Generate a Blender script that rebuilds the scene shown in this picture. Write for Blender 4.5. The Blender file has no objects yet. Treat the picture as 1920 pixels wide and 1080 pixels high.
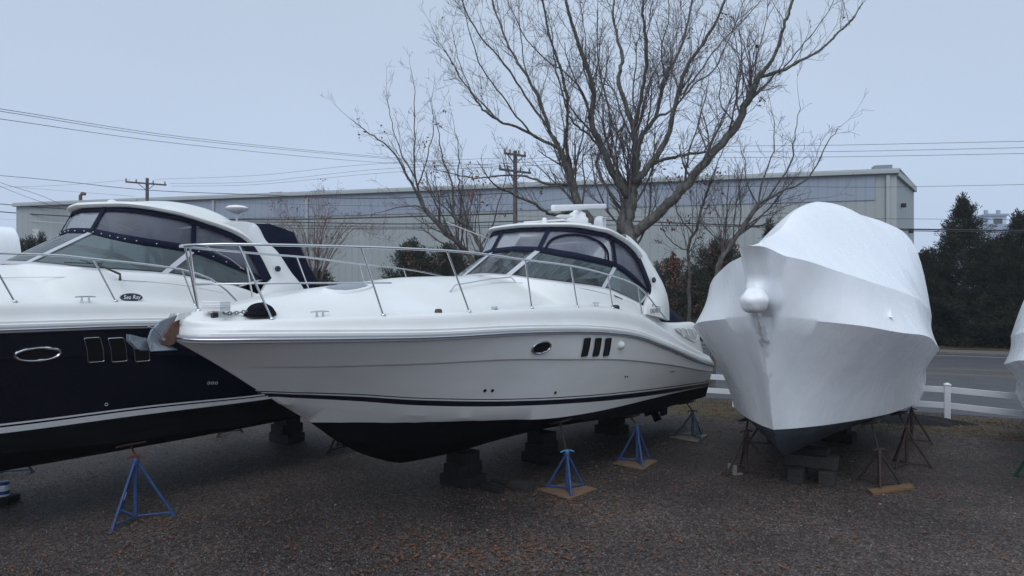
import bpy, bmesh, math, random
from mathutils import Vector, Matrix
R = math.radians
scene = bpy.context.scene
COL = scene.collection
rnd = random.Random(7)

# ---------------------------------------------------------------- camera, world, sun, exposure
F, CX, CY, H = 1350.0, 960.0, 540.0, 3.2
cd = bpy.data.cameras.new('camera'); cam = bpy.data.objects.new('camera', cd); COL.objects.link(cam)
cam.location = (0, 0, H); cam.rotation_euler = (R(90), 0, 0)
cd.sensor_width = 36; cd.lens = 36*F/1920; cd.clip_start = .1; cd.clip_end = 3000
scene.camera = cam
SUN_EL, SUN_AZ = R(52), R(200)
w = bpy.data.worlds.new('World'); scene.world = w; w.use_nodes = True
nt = w.node_tree; nt.nodes.clear()
out = nt.nodes.new('ShaderNodeOutputWorld'); bg = nt.nodes.new('ShaderNodeBackground')
sky = nt.nodes.new('ShaderNodeTexSky'); sky.sky_type = 'NISHITA'; sky.sun_disc = False
sky.sun_elevation = SUN_EL; sky.sun_rotation = SUN_AZ; sky.air_density = 1.0; sky.dust_density = 3; sky.ozone_density = 2
tc = nt.nodes.new('ShaderNodeTexCoord'); sx = nt.nodes.new('ShaderNodeSeparateXYZ')
rp = nt.nodes.new('ShaderNodeValToRGB'); e = rp.color_ramp.elements
e[0].position = 0.0; e[0].color = (5.05, 6.15, 8.0, 1)
e[1].position = 1.0; e[1].color = (7.0, 8.1, 9.4, 1)
m1 = e.new(.15); m1.color = (5.0, 6.05, 7.75, 1)
m2 = e.new(.36); m2.color = (4.6, 5.5, 6.8, 1)
no = nt.nodes.new('ShaderNodeTexNoise'); no.inputs['Scale'].default_value = 1.6; no.inputs['Detail'].default_value = 3
mr = nt.nodes.new('ShaderNodeMapRange'); mr.inputs['From Min'].default_value = .3; mr.inputs['From Max'].default_value = .7
mr.inputs['To Min'].default_value = .955; mr.inputs['To Max'].default_value = 1.045
vm = nt.nodes.new('ShaderNodeVectorMath'); vm.operation = 'SCALE'
mx = nt.nodes.new('ShaderNodeMix'); mx.data_type = 'RGBA'; mx.inputs['Factor'].default_value = .92
L = nt.links.new
L(tc.outputs['Generated'], sx.inputs[0]); L(sx.outputs['Z'], rp.inputs[0]); L(tc.outputs['Generated'], no.inputs['Vector'])
L(no.outputs['Fac'], mr.inputs['Value']); L(rp.outputs[0], vm.inputs[0]); L(mr.outputs[0], vm.inputs['Scale'])
L(sky.outputs[0], mx.inputs['A']); L(vm.outputs[0], mx.inputs['B']); L(mx.outputs['Result'], bg.inputs['Color'])
bg.inputs['Strength'].default_value = .1
L(bg.outputs[0], out.inputs[0])
sl = bpy.data.lights.new('sun', 'SUN'); so = bpy.data.objects.new('sun', sl); COL.objects.link(so)
sl.energy = .5; sl.angle = R(25); sl.color = (1, .97, .93)
sl.energy = 1.25; sl.angle = R(50); sl.color = (.92, .96, 1); SUN_EL = R(52)
so.rotation_euler = (R(90)-SUN_EL, 0, math.pi-SUN_AZ)
scene.view_settings.view_transform = 'Standard'; scene.view_settings.look = 'None'
scene.view_settings.exposure = 0.18; scene.view_settings.gamma = 1

# ---------------------------------------------------------------- helpers
def P(px, py, Y): return Vector(((px-CX)/F*Y, Y, H-(py-CY)/F*Y))
def G(px, py):                                   # ground point seen at a pixel
    Y = H*F/(py-CY); return Vector(((px-CX)/F*Y, Y, 0))

class Cv:                                        # monotone cubic curve through points
    def __init__(s, pts):
        pts = sorted(pts); s.x = [p[0] for p in pts]; s.y = [p[1] for p in pts]; n = len(pts)
        dl = [(s.y[i+1]-s.y[i])/max(1e-6, s.x[i+1]-s.x[i]) for i in range(n-1)]
        m = [dl[0]]+[0 if dl[i-1]*dl[i] <= 0 else 2*dl[i-1]*dl[i]/(dl[i-1]+dl[i]) for i in range(1, n-1)]+[dl[-1]]
        s.m = m
    def __call__(s, v):
        x, y, m = s.x, s.y, s.m
        if v <= x[0]: return y[0]
        if v >= x[-1]: return y[-1]
        i = 0
        while v > x[i+1]: i += 1
        h = x[i+1]-x[i]; t = (v-x[i])/h
        return ((1+2*t)*(1-t)**2*y[i]+t*(1-t)**2*h*m[i]+t*t*(3-2*t)*y[i+1]+t*t*(t-1)*h*m[i+1])
def lerp(a, b, t): return a+(b-a)*t
def catmull(pts, n):
    out_ = []; pts = [Vector(p) for p in pts]
    if len(pts) < 3:
        return [pts[0].lerp(pts[-1], i/max(1, n)) for i in range(n+1)]
    for i in range(len(pts)-1):
        p0 = pts[max(0, i-1)]; p1 = pts[i]; p2 = pts[i+1]; p3 = pts[min(len(pts)-1, i+2)]
        for k in range(n):
            t = k/n
            out_.append(.5*((2*p1)+(p2-p0)*t+(2*p0-5*p1+4*p2-p3)*t*t+(3*p1-p0-3*p2+p3)*t*t*t))
    out_.append(pts[-1]); return out_

class MB:
    def __init__(s): s.v = []; s.f = []; s.mi = []
    def add(s, vs, fs, mi=0):
        o = len(s.v); s.v += [tuple(v) for v in vs]; s.f += [tuple(i+o for i in f) for f in fs]; s.mi += [mi]*len(fs)
    def box(s, c, size, rz=0, mi=0, M=None, tap=1):
        x, y, z = [q/2 for q in size]
        vs = [Vector((sx_*x*(tap if sz > 0 else 1), sy*y*(tap if sz > 0 else 1), sz*z)) for sz in (-1, 1) for sy in (-1, 1) for sx_ in (-1, 1)]
        Rm = M if M else Matrix.Rotation(rz, 3, 'Z')
        vs = [Rm @ v+Vector(c) for v in vs]
        s.add(vs, [(0, 2, 3, 1), (4, 5, 7, 6), (0, 1, 5, 4), (2, 6, 7, 3), (0, 4, 6, 2), (1, 3, 7, 5)], mi)
    def bar(s, a, b, w_, h_, mi=0, up=(0, 0, 1)):
        a, b = Vector(a), Vector(b); d = (b-a); l = d.length; d.normalize()
        u = Vector(up); sd = d.cross(u)
        if sd.length < 1e-4: sd = Vector((1, 0, 0))
        sd.normalize(); u = sd.cross(d)
        M = Matrix((d, sd, u)).transposed()
        s.box((a+b)/2, (l, w_, h_), M=M, mi=mi)
    def tube(s, pts, r, n=8, mi=0, cap=True):
        pts = [Vector(p) for p in pts]; N = len(pts)
        rs = r if isinstance(r, (list, tuple)) else [r]*N
        rings = []; prev = None
        for i in range(N):
            d = (pts[min(N-1, i+1)]-pts[max(0, i-1)])
            if d.length < 1e-7: d = Vector((0, 0, 1))
            d.normalize()
            if prev is None:
                a = d.cross(Vector((0, 0, 1)))
                if a.length < .05: a = d.cross(Vector((1, 0, 0)))
            else:
                a = prev-d*prev.dot(d)
                if a.length < 1e-5: a = d.cross(Vector((.3, 1, .2)))
            a.normalize(); prev = a; b = d.cross(a)
            rings.append([pts[i]+(a*math.cos(6.28318*k/n)+b*math.sin(6.28318*k/n))*rs[i] for k in range(n)])
        vs = [v for rg in rings for v in rg]
        fs = [(i*n+k, i*n+(k+1) % n, (i+1)*n+(k+1) % n, (i+1)*n+k) for i in range(N-1) for k in range(n)]
        if cap: fs += [tuple(range(n-1, -1, -1)), tuple((N-1)*n+k for k in range(n))]
        s.add(vs, fs, mi)
    def lathe(s, c, prof, n=20, mi=0, M=None):
        vs = []; fs = []
        for (r, z) in prof:
            for k in range(n):
                v = Vector((r*math.cos(6.28318*k/n), r*math.sin(6.28318*k/n), z))
                if M: v = M @ v
                vs.append(v+Vector(c))
        for i in range(len(prof)-1):
            for k in range(n): fs.append((i*n+k, i*n+(k+1) % n, (i+1)*n+(k+1) % n, (i+1)*n+k))
        fs += [tuple(range(n-1, -1, -1)), tuple((len(prof)-1)*n+k for k in range(n))]
        s.add(vs, fs, mi)
    def grid(s, rows, mi=0, flip=False, mifn=None):
        n = len(rows[0]); vs = [v for r_ in rows for v in r_]; o = len(s.v)
        s.v += [tuple(v) for v in vs]
        for i in range(len(rows)-1):
            for k in range(n-1):
                q = (i*n+k, i*n+k+1, (i+1)*n+k+1, (i+1)*n+k)
                ids = []
                for a in q:
                    if not any((Vector(vs[a])-Vector(vs[b])).length < 1e-5 for b in ids): ids.append(a)
                if len(ids) < 3: continue
                if flip: ids.reverse()
                s.f.append(tuple(a+o for a in ids)); s.mi.append(mifn(i, k) if mifn else mi)
    def prism(s, outline, axis_fn, t0, t1, mi=0):     # outline of (a,b); axis_fn(a,b,t)->vec
        n = len(outline)
        vs = [axis_fn(a, b, t0) for a, b in outline]+[axis_fn(a, b, t1) for a, b in outline]
        fs = [tuple(range(n)), tuple(range(2*n-1, n-1, -1))]+[(i, n+i, n+(i+1) % n, (i+1) % n) for i in range(n)]
        s.add(vs, fs, mi)
    def build(s, name, mats, parent=None, smooth=None, bevel=0, solid=0, weld=0, loc=None):
        me = bpy.data.meshes.new(name); me.from_pydata(s.v, [], s.f)
        if not isinstance(mats, (list, tuple)): mats = [mats]
        for m in mats: me.materials.append(m)
        me.polygons.foreach_set('material_index', s.mi)
        if smooth is not None or weld:
            bm = bmesh.new(); bm.from_mesh(me)
            if weld: bmesh.ops.remove_doubles(bm, verts=bm.verts, dist=weld)
            bmesh.ops.recalc_face_normals(bm, faces=bm.faces)
            bm.to_mesh(me); bm.free()
        if smooth is not None:
            me.polygons.foreach_set('use_smooth', [True]*len(me.polygons))
            me.set_sharp_from_angle(angle=R(smooth))
        o = bpy.data.objects.new(name, me); COL.objects.link(o)
        if parent: o.parent = parent
        if loc: o.location = loc
        if solid:
            md = o.modifiers.new('solid', 'SOLIDIFY'); md.thickness = solid; md.offset = 0
        if bevel:
            md = o.modifiers.new('bevel', 'BEVEL'); md.width = bevel; md.segments = 2; md.limit_method = 'ANGLE'
        return o

def tag(o, label=None, cat=None, group=None, kind=None):
    if label: o['label'] = label
    if cat: o['category'] = cat
    if group: o['group'] = group
    if kind: o['kind'] = kind
    return o
def empty(name, loc=(0, 0, 0), rz=0):
    o = bpy.data.objects.new(name, None); COL.objects.link(o); o.location = loc; o.rotation_euler = (0, 0, rz)
    o.empty_display_size = .2; return o
def copy_tree(o, parent=None):
    c = o.copy(); COL.objects.link(c); c.parent = parent
    for ch in list(KIDS.get(o.name, [])) or [x for x in COL.objects if x.parent == o]:
        copy_tree(ch, c)
    return c
KIDS = {}

# ---------------------------------------------------------------- materials
def mat(name, col, rough=.5, metal=0, noise=None, bump=None, coat=0, spec=.5, col2=None, nscale=6, alpha=1, detail=5, stretch=None, bdist=.01):
    m = bpy.data.materials.new(name); m.use_nodes = True; t = m.node_tree; b = t.nodes['Principled BSDF']
    b.inputs['Base Color'].default_value = (*col, 1); b.inputs['Roughness'].default_value = rough
    b.inputs['Metallic'].default_value = metal; b.inputs['Coat Weight'].default_value = coat
    b.inputs['Specular IOR Level'].default_value = spec; b.inputs['Alpha'].default_value = alpha
    b.inputs['Coat Roughness'].default_value = .08
    tcn = t.nodes.new('ShaderNodeTexCoord'); mp = t.nodes.new('ShaderNodeMapping'); t.links.new(tcn.outputs['Object'], mp.inputs[0])
    if stretch: mp.inputs['Scale'].default_value = stretch
    if noise or col2:
        n = t.nodes.new('ShaderNodeTexNoise'); n.inputs['Scale'].default_value = nscale; n.inputs['Detail'].default_value = detail
        t.links.new(mp.outputs[0], n.inputs['Vector'])
        r_ = t.nodes.new('ShaderNodeValToRGB'); a = noise or .5
        r_.color_ramp.elements[0].position = .5-a*.5+.02; r_.color_ramp.elements[1].position = .5+a*.5
        r_.color_ramp.elements[0].color = (*(col2 or [c*.7 for c in col]), 1); r_.color_ramp.elements[1].color = (*col, 1)
        t.links.new(n.outputs['Fac'], r_.inputs[0]); t.links.new(r_.outputs[0], b.inputs['Base Color'])
        mrr = t.nodes.new('ShaderNodeMapRange'); mrr.inputs['To Min'].default_value = min(1, rough*1.35); mrr.inputs['To Max'].default_value = rough*.85
        t.links.new(n.outputs['Fac'], mrr.inputs['Value']); t.links.new(mrr.outputs[0], b.inputs['Roughness'])
    if bump:
        n2 = t.nodes.new('ShaderNodeTexNoise'); n2.inputs['Scale'].default_value = bump[0]; n2.inputs['Detail'].default_value = 4
        t.links.new(mp.outputs[0], n2.inputs['Vector'])
        bp = t.nodes.new('ShaderNodeBump'); bp.inputs['Strength'].default_value = bump[1]; bp.inputs['Distance'].default_value = bdist
        t.links.new(n2.outputs['Fac'], bp.inputs['Height']); t.links.new(bp.outputs[0], b.inputs['Normal'])
    return m
M = {}
M['gel'] = mat('gelcoat', (.78, .79, .79), .28, coat=.25, col2=(.70, .70, .66), nscale=1.3, noise=.5, spec=.4)
M['hullside'] = mat('hull_gelcoat', (.86, .85, .83), .22, coat=.3, col2=(.76, .745, .71), nscale=1.0, noise=.5, stretch=(.7, 1, 2.2), spec=.4)
M['grey_gel'] = mat('grey_gelcoat', (.50, .50, .49), .3, coat=.2)
M['nonskid'] = mat('nonskid_deck', (.76, .76, .73), .6, bump=(180, .3), col2=(.66, .66, .62), nscale=2, noise=.5)
M['navygel'] = mat('navy_gelcoat', (.004, .005, .014), .16, coat=.4, spec=.35)
M['stripe'] = mat('navy_stripe', (.006, .008, .02), .3)
M['bottom'] = mat('bottom_paint', (.0035, .004, .005), .85, col2=(.010, .011, .012), nscale=2.2, noise=.35, bump=(30, .2), spec=.12, stretch=(.6, 1, 3))
M['steel'] = mat('stainless_steel', (.62, .63, .65), .18, metal=1)
M['alu'] = mat('anodised_aluminium', (.60, .60, .62), .35, metal=.6)
M['rub'] = mat('rub_rail_vinyl', (.30, .30, .32), .35)
M['galv'] = mat('galvanised_steel', (.30, .34, .38), .55, metal=.55, col2=(.20, .22, .25), nscale=25, noise=.5)
M['rust'] = mat('rusty_steel', (.17, .085, .055), .85, col2=(.09, .05, .04), nscale=22, noise=.6, bump=(60, .4))
M['canvas'] = mat('navy_canvas', (.008, .011, .034), .9, bump=(40, .25), col2=(.006, .008, .022), nscale=4, noise=.5, spec=.25)
M['blackcanvas'] = mat('black_canvas', (.006, .006, .011), .9, spec=.15, bump=(22, .6), bdist=.03)
M['black'] = mat('black_plastic', (.010, .010, .011), .4)
M['dark'] = mat('dark_interior', (.045, .048, .05), .7)
M['seat'] = mat('seat_vinyl', (.30, .30, .28), .5)
M['plastic'] = mat('white_plastic', (.80, .80, .80), .35)
M['blue'] = mat('blue_paint', (.028, .085, .25), .55, col2=(.028, .05, .12), nscale=14, noise=.5, bump=(50, .2))
M['teal'] = mat('light_blue_paint', (.06, .24, .38), .55)
M['fadedblue'] = mat('faded_blue_paint', (.03, .09, .16), .65, col2=(.03, .045, .06), nscale=18, noise=.5)
M['orange'] = mat('rust_orange', (.14, .035, .022), .85, col2=(.06, .022, .018), nscale=30, noise=.5)
M['rust_dark'] = mat('dark_rust', (.035, .014, .011), .9)
M['iron'] = mat('dark_iron', (.022, .017, .016), .8, col2=(.06, .035, .028), nscale=16, noise=.5)
M['green'] = mat('green_paint', (.01, .08, .04), .6)
M['ply'] = mat('wet_plywood', (.23, .145, .09), .7, col2=(.12, .075, .05), nscale=7, noise=.6, stretch=(1, 6, 1))
M['greyply'] = mat('weathered_plywood', (.27, .25, .22), .75, col2=(.16, .14, .12), nscale=7, noise=.6, stretch=(1, 6, 1))
M['timber'] = mat('old_timber', (.045, .040, .036), .9, col2=(.02, .018, .017), nscale=6, noise=.6, stretch=(1, 8, 4), bump=(30, .4))
M['darktimber'] = mat('dark_timber', (.014, .012, .011), .95, col2=(.007, .006, .006), nscale=8, noise=.6, bump=(30, .5))
M['concrete'] = mat('concrete_block', (.035, .035, .036), .95, bump=(60, .5), col2=(.02, .02, .02), nscale=10, noise=.5)
M['yellowwood'] = mat('yellow_pine_board', (.20, .12, .05), .75, col2=(.11, .065, .03), nscale=6, noise=.6, stretch=(1, 6, 1))
M['whitevinyl'] = mat('white_vinyl_fence', (.72, .74, .77), .35)
M['bark'] = mat('bark', (.15, .135, .125), .95, col2=(.06, .052, .048), nscale=9, noise=.35, bump=(22, .9), stretch=(1, 1, .35), bdist=.04)
M['twig'] = mat('twig_bark', (.105, .09, .09), .95)
M['brush'] = mat('reddish_twigs', (.15, .11, .10), .95)
M['lichen'] = mat('lichen', (.15, .18, .09), .95, col2=(.09, .10, .07), nscale=14, noise=.5)
M['cedar'] = mat('cedar_foliage', (.034, .038, .022), .85, col2=(.018, .019, .012), nscale=1.4, noise=.5, spec=.2)
M['juniper'] = mat('juniper_foliage', (.050, .060, .036), .85, col2=(.026, .028, .018), nscale=1.6, noise=.5, spec=.2)
M['rleaf'] = mat('red_oak_leaf', (.19, .065, .045), .8, col2=(.10, .038, .03), nscale=2.5, noise=.5)
M['oleaf'] = mat('fallen_leaf', (.21, .082, .034), .75, col2=(.075, .036, .022), nscale=5, noise=.5)
M['pleaf'] = mat('pale_leaf', (.20, .14, .11), .7, col2=(.11, .07, .05), nscale=2, noise=.5)
M['grass'] = mat('winter_grass', (.085, .085, .035), .9, col2=(.13, .095, .05), nscale=.9, noise=.4)
M['wire'] = mat('cable', (.02, .02, .022), .7)
M['greywire'] = mat('pale_cable', (.12, .13, .15), .6)
M['whitewire'] = mat('white_cable', (.6, .62, .64), .5)
M['polewood'] = mat('pole_wood', (.15, .135, .13), .9, col2=(.06, .05, .045), nscale=5, noise=.5, stretch=(4, 4, .4))
M['insul'] = mat('insulator', (.16, .16, .18), .4)
M['roof'] = mat('roof_metal', (.42, .44, .44), .5, col2=(.33, .35, .35), nscale=.6, noise=.5)
M['trim'] = mat('roof_trim', (.38, .40, .40), .5)
M['badge'] = mat('badge_navy', (.008, .010, .03), .3)
M['white'] = mat('badge_white', (.75, .75, .75), .5)
M['vent'] = mat('vent_black', (.004, .004, .005), .35)
M['paintcan'] = mat('paint_can_white', (.65, .68, .70), .4)
M['canblue'] = mat('paint_can_blue', (.02, .05, .22), .4)

def glass(name, tint, gl_rough=.03, milk_sheen=0, milk_sheen_c=(.5, .52, .58), streaks=False):
    m = bpy.data.materials.new(name); m.use_nodes = True; t = m.node_tree; t.nodes.clear()
    o = t.nodes.new('ShaderNodeOutputMaterial'); tr = t.nodes.new('ShaderNodeBsdfTransparent'); tr.inputs[0].default_value = (*tint, 1)
    gl = t.nodes.new('ShaderNodeBsdfGlossy'); gl.inputs['Roughness'].default_value = gl_rough
    fr = t.nodes.new('ShaderNodeFresnel'); fr.inputs[0].default_value = 1.3 if milk_sheen > .2 else 1.55
    m1_ = t.nodes.new('ShaderNodeMixShader'); fk = t.nodes.new('ShaderNodeMath'); fk.operation = 'MULTIPLY'; fk.inputs[1].default_value = .45 if milk_sheen > .2 else 1.0; t.links.new(fr.outputs[0], fk.inputs[0]); t.links.new(fk.outputs[0], m1_.inputs[0])
    base = tr
    n = t.nodes.new('ShaderNodeTexNoise'); mp = t.nodes.new('ShaderNodeMapping'); tcn = t.nodes.new('ShaderNodeTexCoord')
    t.links.new(tcn.outputs['Object'], mp.inputs[0]); t.links.new(mp.outputs[0], n.inputs['Vector'])
    if milk_sheen:
        df = t.nodes.new('ShaderNodeBsdfDiffuse'); df.inputs[0].default_value = (*milk_sheen_c, 1)
        m2_ = t.nodes.new('ShaderNodeMixShader')
        mp.inputs['Scale'].default_value = (1.5, 1.5, .8); n.inputs['Scale'].default_value = 1.5; n.inputs['Detail'].default_value = 3
        q = t.nodes.new('ShaderNodeMapRange'); q.inputs['From Min'].default_value = .3; q.inputs['From Max'].default_value = .7
        q.inputs['To Min'].default_value = milk_sheen*.7; q.inputs['To Max'].default_value = milk_sheen*1.3
        t.links.new(n.outputs['Fac'], q.inputs['Value']); t.links.new(q.outputs[0], m2_.inputs[0])
        t.links.new(tr.outputs[0], m2_.inputs[1]); t.links.new(df.outputs[0], m2_.inputs[2]); base = m2_
        bp = t.nodes.new('ShaderNodeBump'); bp.inputs['Strength'].default_value = .35; bp.inputs['Distance'].default_value = .05
        t.links.new(n.outputs['Fac'], bp.inputs['Height']); t.links.new(bp.outputs[0], gl.inputs['Normal'])
    if streaks:
        mp.inputs['Scale'].default_value = (1.1, 22, 1.6); n.inputs['Scale'].default_value = 1.6; n.inputs['Detail'].default_value = 4
        rr = t.nodes.new('ShaderNodeValToRGB'); rr.color_ramp.elements[0].position = .43; rr.color_ramp.elements[1].position = .52
        rr.color_ramp.elements[0].color = (.22, .22, .22, 1); rr.color_ramp.elements[1].color = (1, 1, 1, 1)
        t.links.new(n.outputs['Fac'], rr.inputs[0]); t.links.new(rr.outputs[0], gl.inputs[0])  # dark streaks in the glossy colour, from stretched noise
    t.links.new(base.outputs[0], m1_.inputs[1]); t.links.new(gl.outputs[0], m1_.inputs[2]); t.links.new(m1_.outputs[0], o.inputs[0])
    return m
M['glass'] = glass('tinted_glass', (.42, .54, .53), streaks=False, milk_sheen=.19, milk_sheen_c=(.34, .44, .46))  # diffuse teal in these panes imitates the sky reflected on them
M['streakglass'] = glass('streaked_tinted_glass', (.46, .58, .57), streaks=True)
M['vinyl'] = glass('clear_vinyl', (.66, .68, .74), .22, milk_sheen=.40, milk_sheen_c=(.30, .31, .37))

# panelled metal wall of the warehouse
def wallmat(name, c1, c2, period):
    m = mat(name, c1, .6); t = m.node_tree; b = t.nodes['Principled BSDF']
    tcn = t.nodes.new('ShaderNodeTexCoord'); sp = t.nodes.new('ShaderNodeSeparateXYZ'); t.links.new(tcn.outputs['Object'], sp.inputs[0])
    def mth(op, a, v):
        q = t.nodes.new('ShaderNodeMath'); q.operation = op; t.links.new(a, q.inputs[0]); q.inputs[1].default_value = v; return q.outputs[0]
    fr = mth('FRACT', mth('MULTIPLY', sp.outputs['X'], 1/period), 0)
    ln = mth('LESS_THAN', fr, .16)
    fr2 = mth('FRACT', mth('MULTIPLY', sp.outputs['X'], 1/(period*3)), 0); ln2 = mth('LESS_THAN', fr2, .06)
    mxx = t.nodes.new('ShaderNodeMath'); mxx.operation = 'MAXIMUM'; t.links.new(ln, mxx.inputs[0]); t.links.new(ln2, mxx.inputs[1])
    n = t.nodes.new('ShaderNodeTexNoise'); mp = t.nodes.new('ShaderNodeMapping'); mp.inputs['Scale'].default_value = (.5, .5, .06)
    t.links.new(tcn.outputs['Object'], mp.inputs[0]); t.links.new(mp.outputs[0], n.inputs['Vector']); n.inputs['Scale'].default_value = 1.2; n.inputs['Detail'].default_value = 6
    mixc = t.nodes.new('ShaderNodeMix'); mixc.data_type = 'RGBA'; mixc.inputs['A'].default_value = (*c1, 1); mixc.inputs['B'].default_value = (*[c*.86 for c in c1], 1)
    t.links.new(n.outputs['Fac'], mixc.inputs['Factor'])
    mix2 = t.nodes.new('ShaderNodeMix'); mix2.data_type = 'RGBA'; t.links.new(mxx.outputs[0], mix2.inputs['Factor'])
    t.links.new(mixc.outputs['Result'], mix2.inputs['A']); mix2.inputs['B'].default_value = (*c2, 1)
    t.links.new(mix2.outputs['Result'], b.inputs['Base Color'])
    bp = t.nodes.new('ShaderNodeBump'); bp.inputs['Strength'].default_value = .6; bp.inputs['Distance'].default_value = .04
    t.links.new(ln, bp.inputs['Height']); t.links.new(bp.outputs[0], b.inputs['Normal'])
    return m
M['wall'] = wallmat('ribbed_metal_wall', (.36, .385, .385), (.30, .325, .33), .62)  # wall and rib colours greyed and flattened to carry distance haze
M['wallblue'] = wallmat('translucent_panel', (.31, .35, .42), (.26, .295, .36), .62)

# ---------------------------------------------------------------- setting: ground, road, kerbs
RD = Vector((.892, -.452, 0)); RN = Vector((.452, .892, 0))
def rd(a, p, z=0): v = RD*a+RN*p; return Vector((v.x, v.y, z))
def gravel_mat():
    m = bpy.data.materials.new('wet_gravel'); m.use_nodes = True; t = m.node_tree; b = t.nodes['Principled BSDF']
    tcn = t.nodes.new('ShaderNodeTexCoord')
    vo = t.nodes.new('ShaderNodeTexVoronoi'); vo.inputs['Scale'].default_value = 55; t.links.new(tcn.outputs['Object'], vo.inputs['Vector'])
    vf = t.nodes.new('ShaderNodeTexVoronoi'); vf.inputs['Scale'].default_value = 55; vf.feature = 'DISTANCE_TO_EDGE'; t.links.new(tcn.outputs['Object'], vf.inputs['Vector'])
    sp = t.nodes.new('ShaderNodeSeparateColor'); t.links.new(vo.outputs['Color'], sp.inputs[0])
    r1 = t.nodes.new('ShaderNodeValToRGB'); el = r1.color_ramp.elements
    el[0].position = 0; el[0].color = (.012, .009, .008, 1); el[1].position = .93; el[1].color = (.165, .140, .128, 1)
    q = el.new(.35); q.color = (.040, .030, .026, 1); q = el.new(.7); q.color = (.098, .077, .068, 1)
    q = el.new(.96); q.color = (.13, .122, .115, 1); q = el.new(1.0); q.color = (.18, .175, .17, 1)
    vc = t.nodes.new('ShaderNodeTexVoronoi'); vc.inputs['Scale'].default_value = 30; vc.inputs['Randomness'].default_value = 1; t.links.new(tcn.outputs['Object'], vc.inputs['Vector'])
    spc = t.nodes.new('ShaderNodeSeparateColor'); t.links.new(vc.outputs['Color'], spc.inputs[0])
    mxf = t.nodes.new('ShaderNodeMix'); mxf.inputs['Factor'].default_value = .42; t.links.new(sp.outputs[0], mxf.inputs['A']); t.links.new(spc.outputs[1], mxf.inputs['B'])
    stc = t.nodes.new('ShaderNodeMapRange'); stc.inputs['From Min'].default_value = .12; stc.inputs['From Max'].default_value = .88; t.links.new(mxf.outputs['Result'], stc.inputs['Value'])
    t.links.new(stc.outputs[0], r1.inputs[0])
    # warm leaf dust and wet patches
    n = t.nodes.new('ShaderNodeTexNoise'); n.inputs['Scale'].default_value = .55; n.inputs['Detail'].default_value = 8; t.links.new(tcn.outputs['Object'], n.inputs['Vector'])
    r2 = t.nodes.new('ShaderNodeValToRGB'); r2.color_ramp.elements[0].position = .35; r2.color_ramp.elements[1].position = .68
    r2.color_ramp.elements[0].color = (.60, .56, .56, 1); r2.color_ramp.elements[1].color = (1.45, 1.33, 1.28, 1); t.links.new(n.outputs['Fac'], r2.inputs[0])
    mu = t.nodes.new('ShaderNodeMix'); mu.data_type = 'RGBA'; mu.blend_type = 'MULTIPLY'; mu.inputs['Factor'].default_value = 1
    t.links.new(r1.outputs[0], mu.inputs['A']); t.links.new(r2.outputs[0], mu.inputs['B'])
    n3 = t.nodes.new('ShaderNodeTexNoise'); n3.inputs['Scale'].default_value = 7; n3.inputs['Detail'].default_value = 7; t.links.new(tcn.outputs['Object'], n3.inputs['Vector'])
    r3 = t.nodes.new('ShaderNodeValToRGB'); r3.color_ramp.elements[0].position = .58; r3.color_ramp.elements[1].position = .72
    r3.color_ramp.elements[0].color = (0, 0, 0, 1); r3.color_ramp.elements[1].color = (.5, .5, .5, 1); t.links.new(n3.outputs['Fac'], r3.inputs[0])
    mu2 = t.nodes.new('ShaderNodeMix'); mu2.data_type = 'RGBA'; t.links.new(r3.outputs[0], mu2.inputs['Factor'])
    t.links.new(mu.outputs['Result'], mu2.inputs['A']); mu2.inputs['B'].default_value = (.075, .038, .024, 1)
    t.links.new(mu2.outputs['Result'], b.inputs['Base Color'])
    rr = t.nodes.new('ShaderNodeMapRange'); rr.inputs['To Min'].default_value = .5; rr.inputs['To Max'].default_value = .8
    t.links.new(n.outputs['Fac'], rr.inputs['Value']); t.links.new(rr.outputs[0], b.inputs['Roughness']); b.inputs['Specular IOR Level'].default_value = .35
    cl = t.nodes.new('ShaderNodeMath'); cl.operation = 'MINIMUM'; cl.inputs[1].default_value = .25; t.links.new(vf.outputs['Distance'], cl.inputs[0])
    ad = t.nodes.new('ShaderNodeMath'); ad.operation = 'MULTIPLY_ADD'; ad.inputs[1].default_value = 2.0
    t.links.new(cl.outputs[0], ad.inputs[0]); t.links.new(n3.outputs['Fac'], ad.inputs[2])
    bp = t.nodes.new('ShaderNodeBump'); bp.inputs['Strength'].default_value = .9; bp.inputs['Distance'].default_value = .02
    t.links.new(ad.outputs[0], bp.inputs['Height']); t.links.new(bp.outputs[0], b.inputs['Normal'])
    return m
M['gravel'] = gravel_mat()
M['soil'] = mat('leafy_verge', (.095, .062, .034), .95, col2=(.042, .046, .018), nscale=2.2, noise=.4, bump=(12, .8), bdist=.05)
M['asphalt'] = mat('wet_asphalt', (.060, .062, .070), .55, col2=(.046, .047, .053), nscale=.8, noise=.5, bump=(160, .3), stretch=(1, 1, 1))
M['pavement'] = mat('concrete_pavement', (.13, .125, .12), .85, col2=(.095, .09, .085), nscale=2, noise=.5, bump=(80, .3))
M['yline'] = mat('yellow_road_paint', (.34, .19, .04), .7, col2=(.22, .13, .04), nscale=9, noise=.5)
M['wline'] = mat('white_road_paint', (.42, .43, .44), .7, col2=(.28, .28, .28), nscale=9, noise=.5)
M['farland'] = mat('far_ground', (.055, .055, .035), .95, col2=(.035, .035, .022), nscale=.3, noise=.5)
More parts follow.
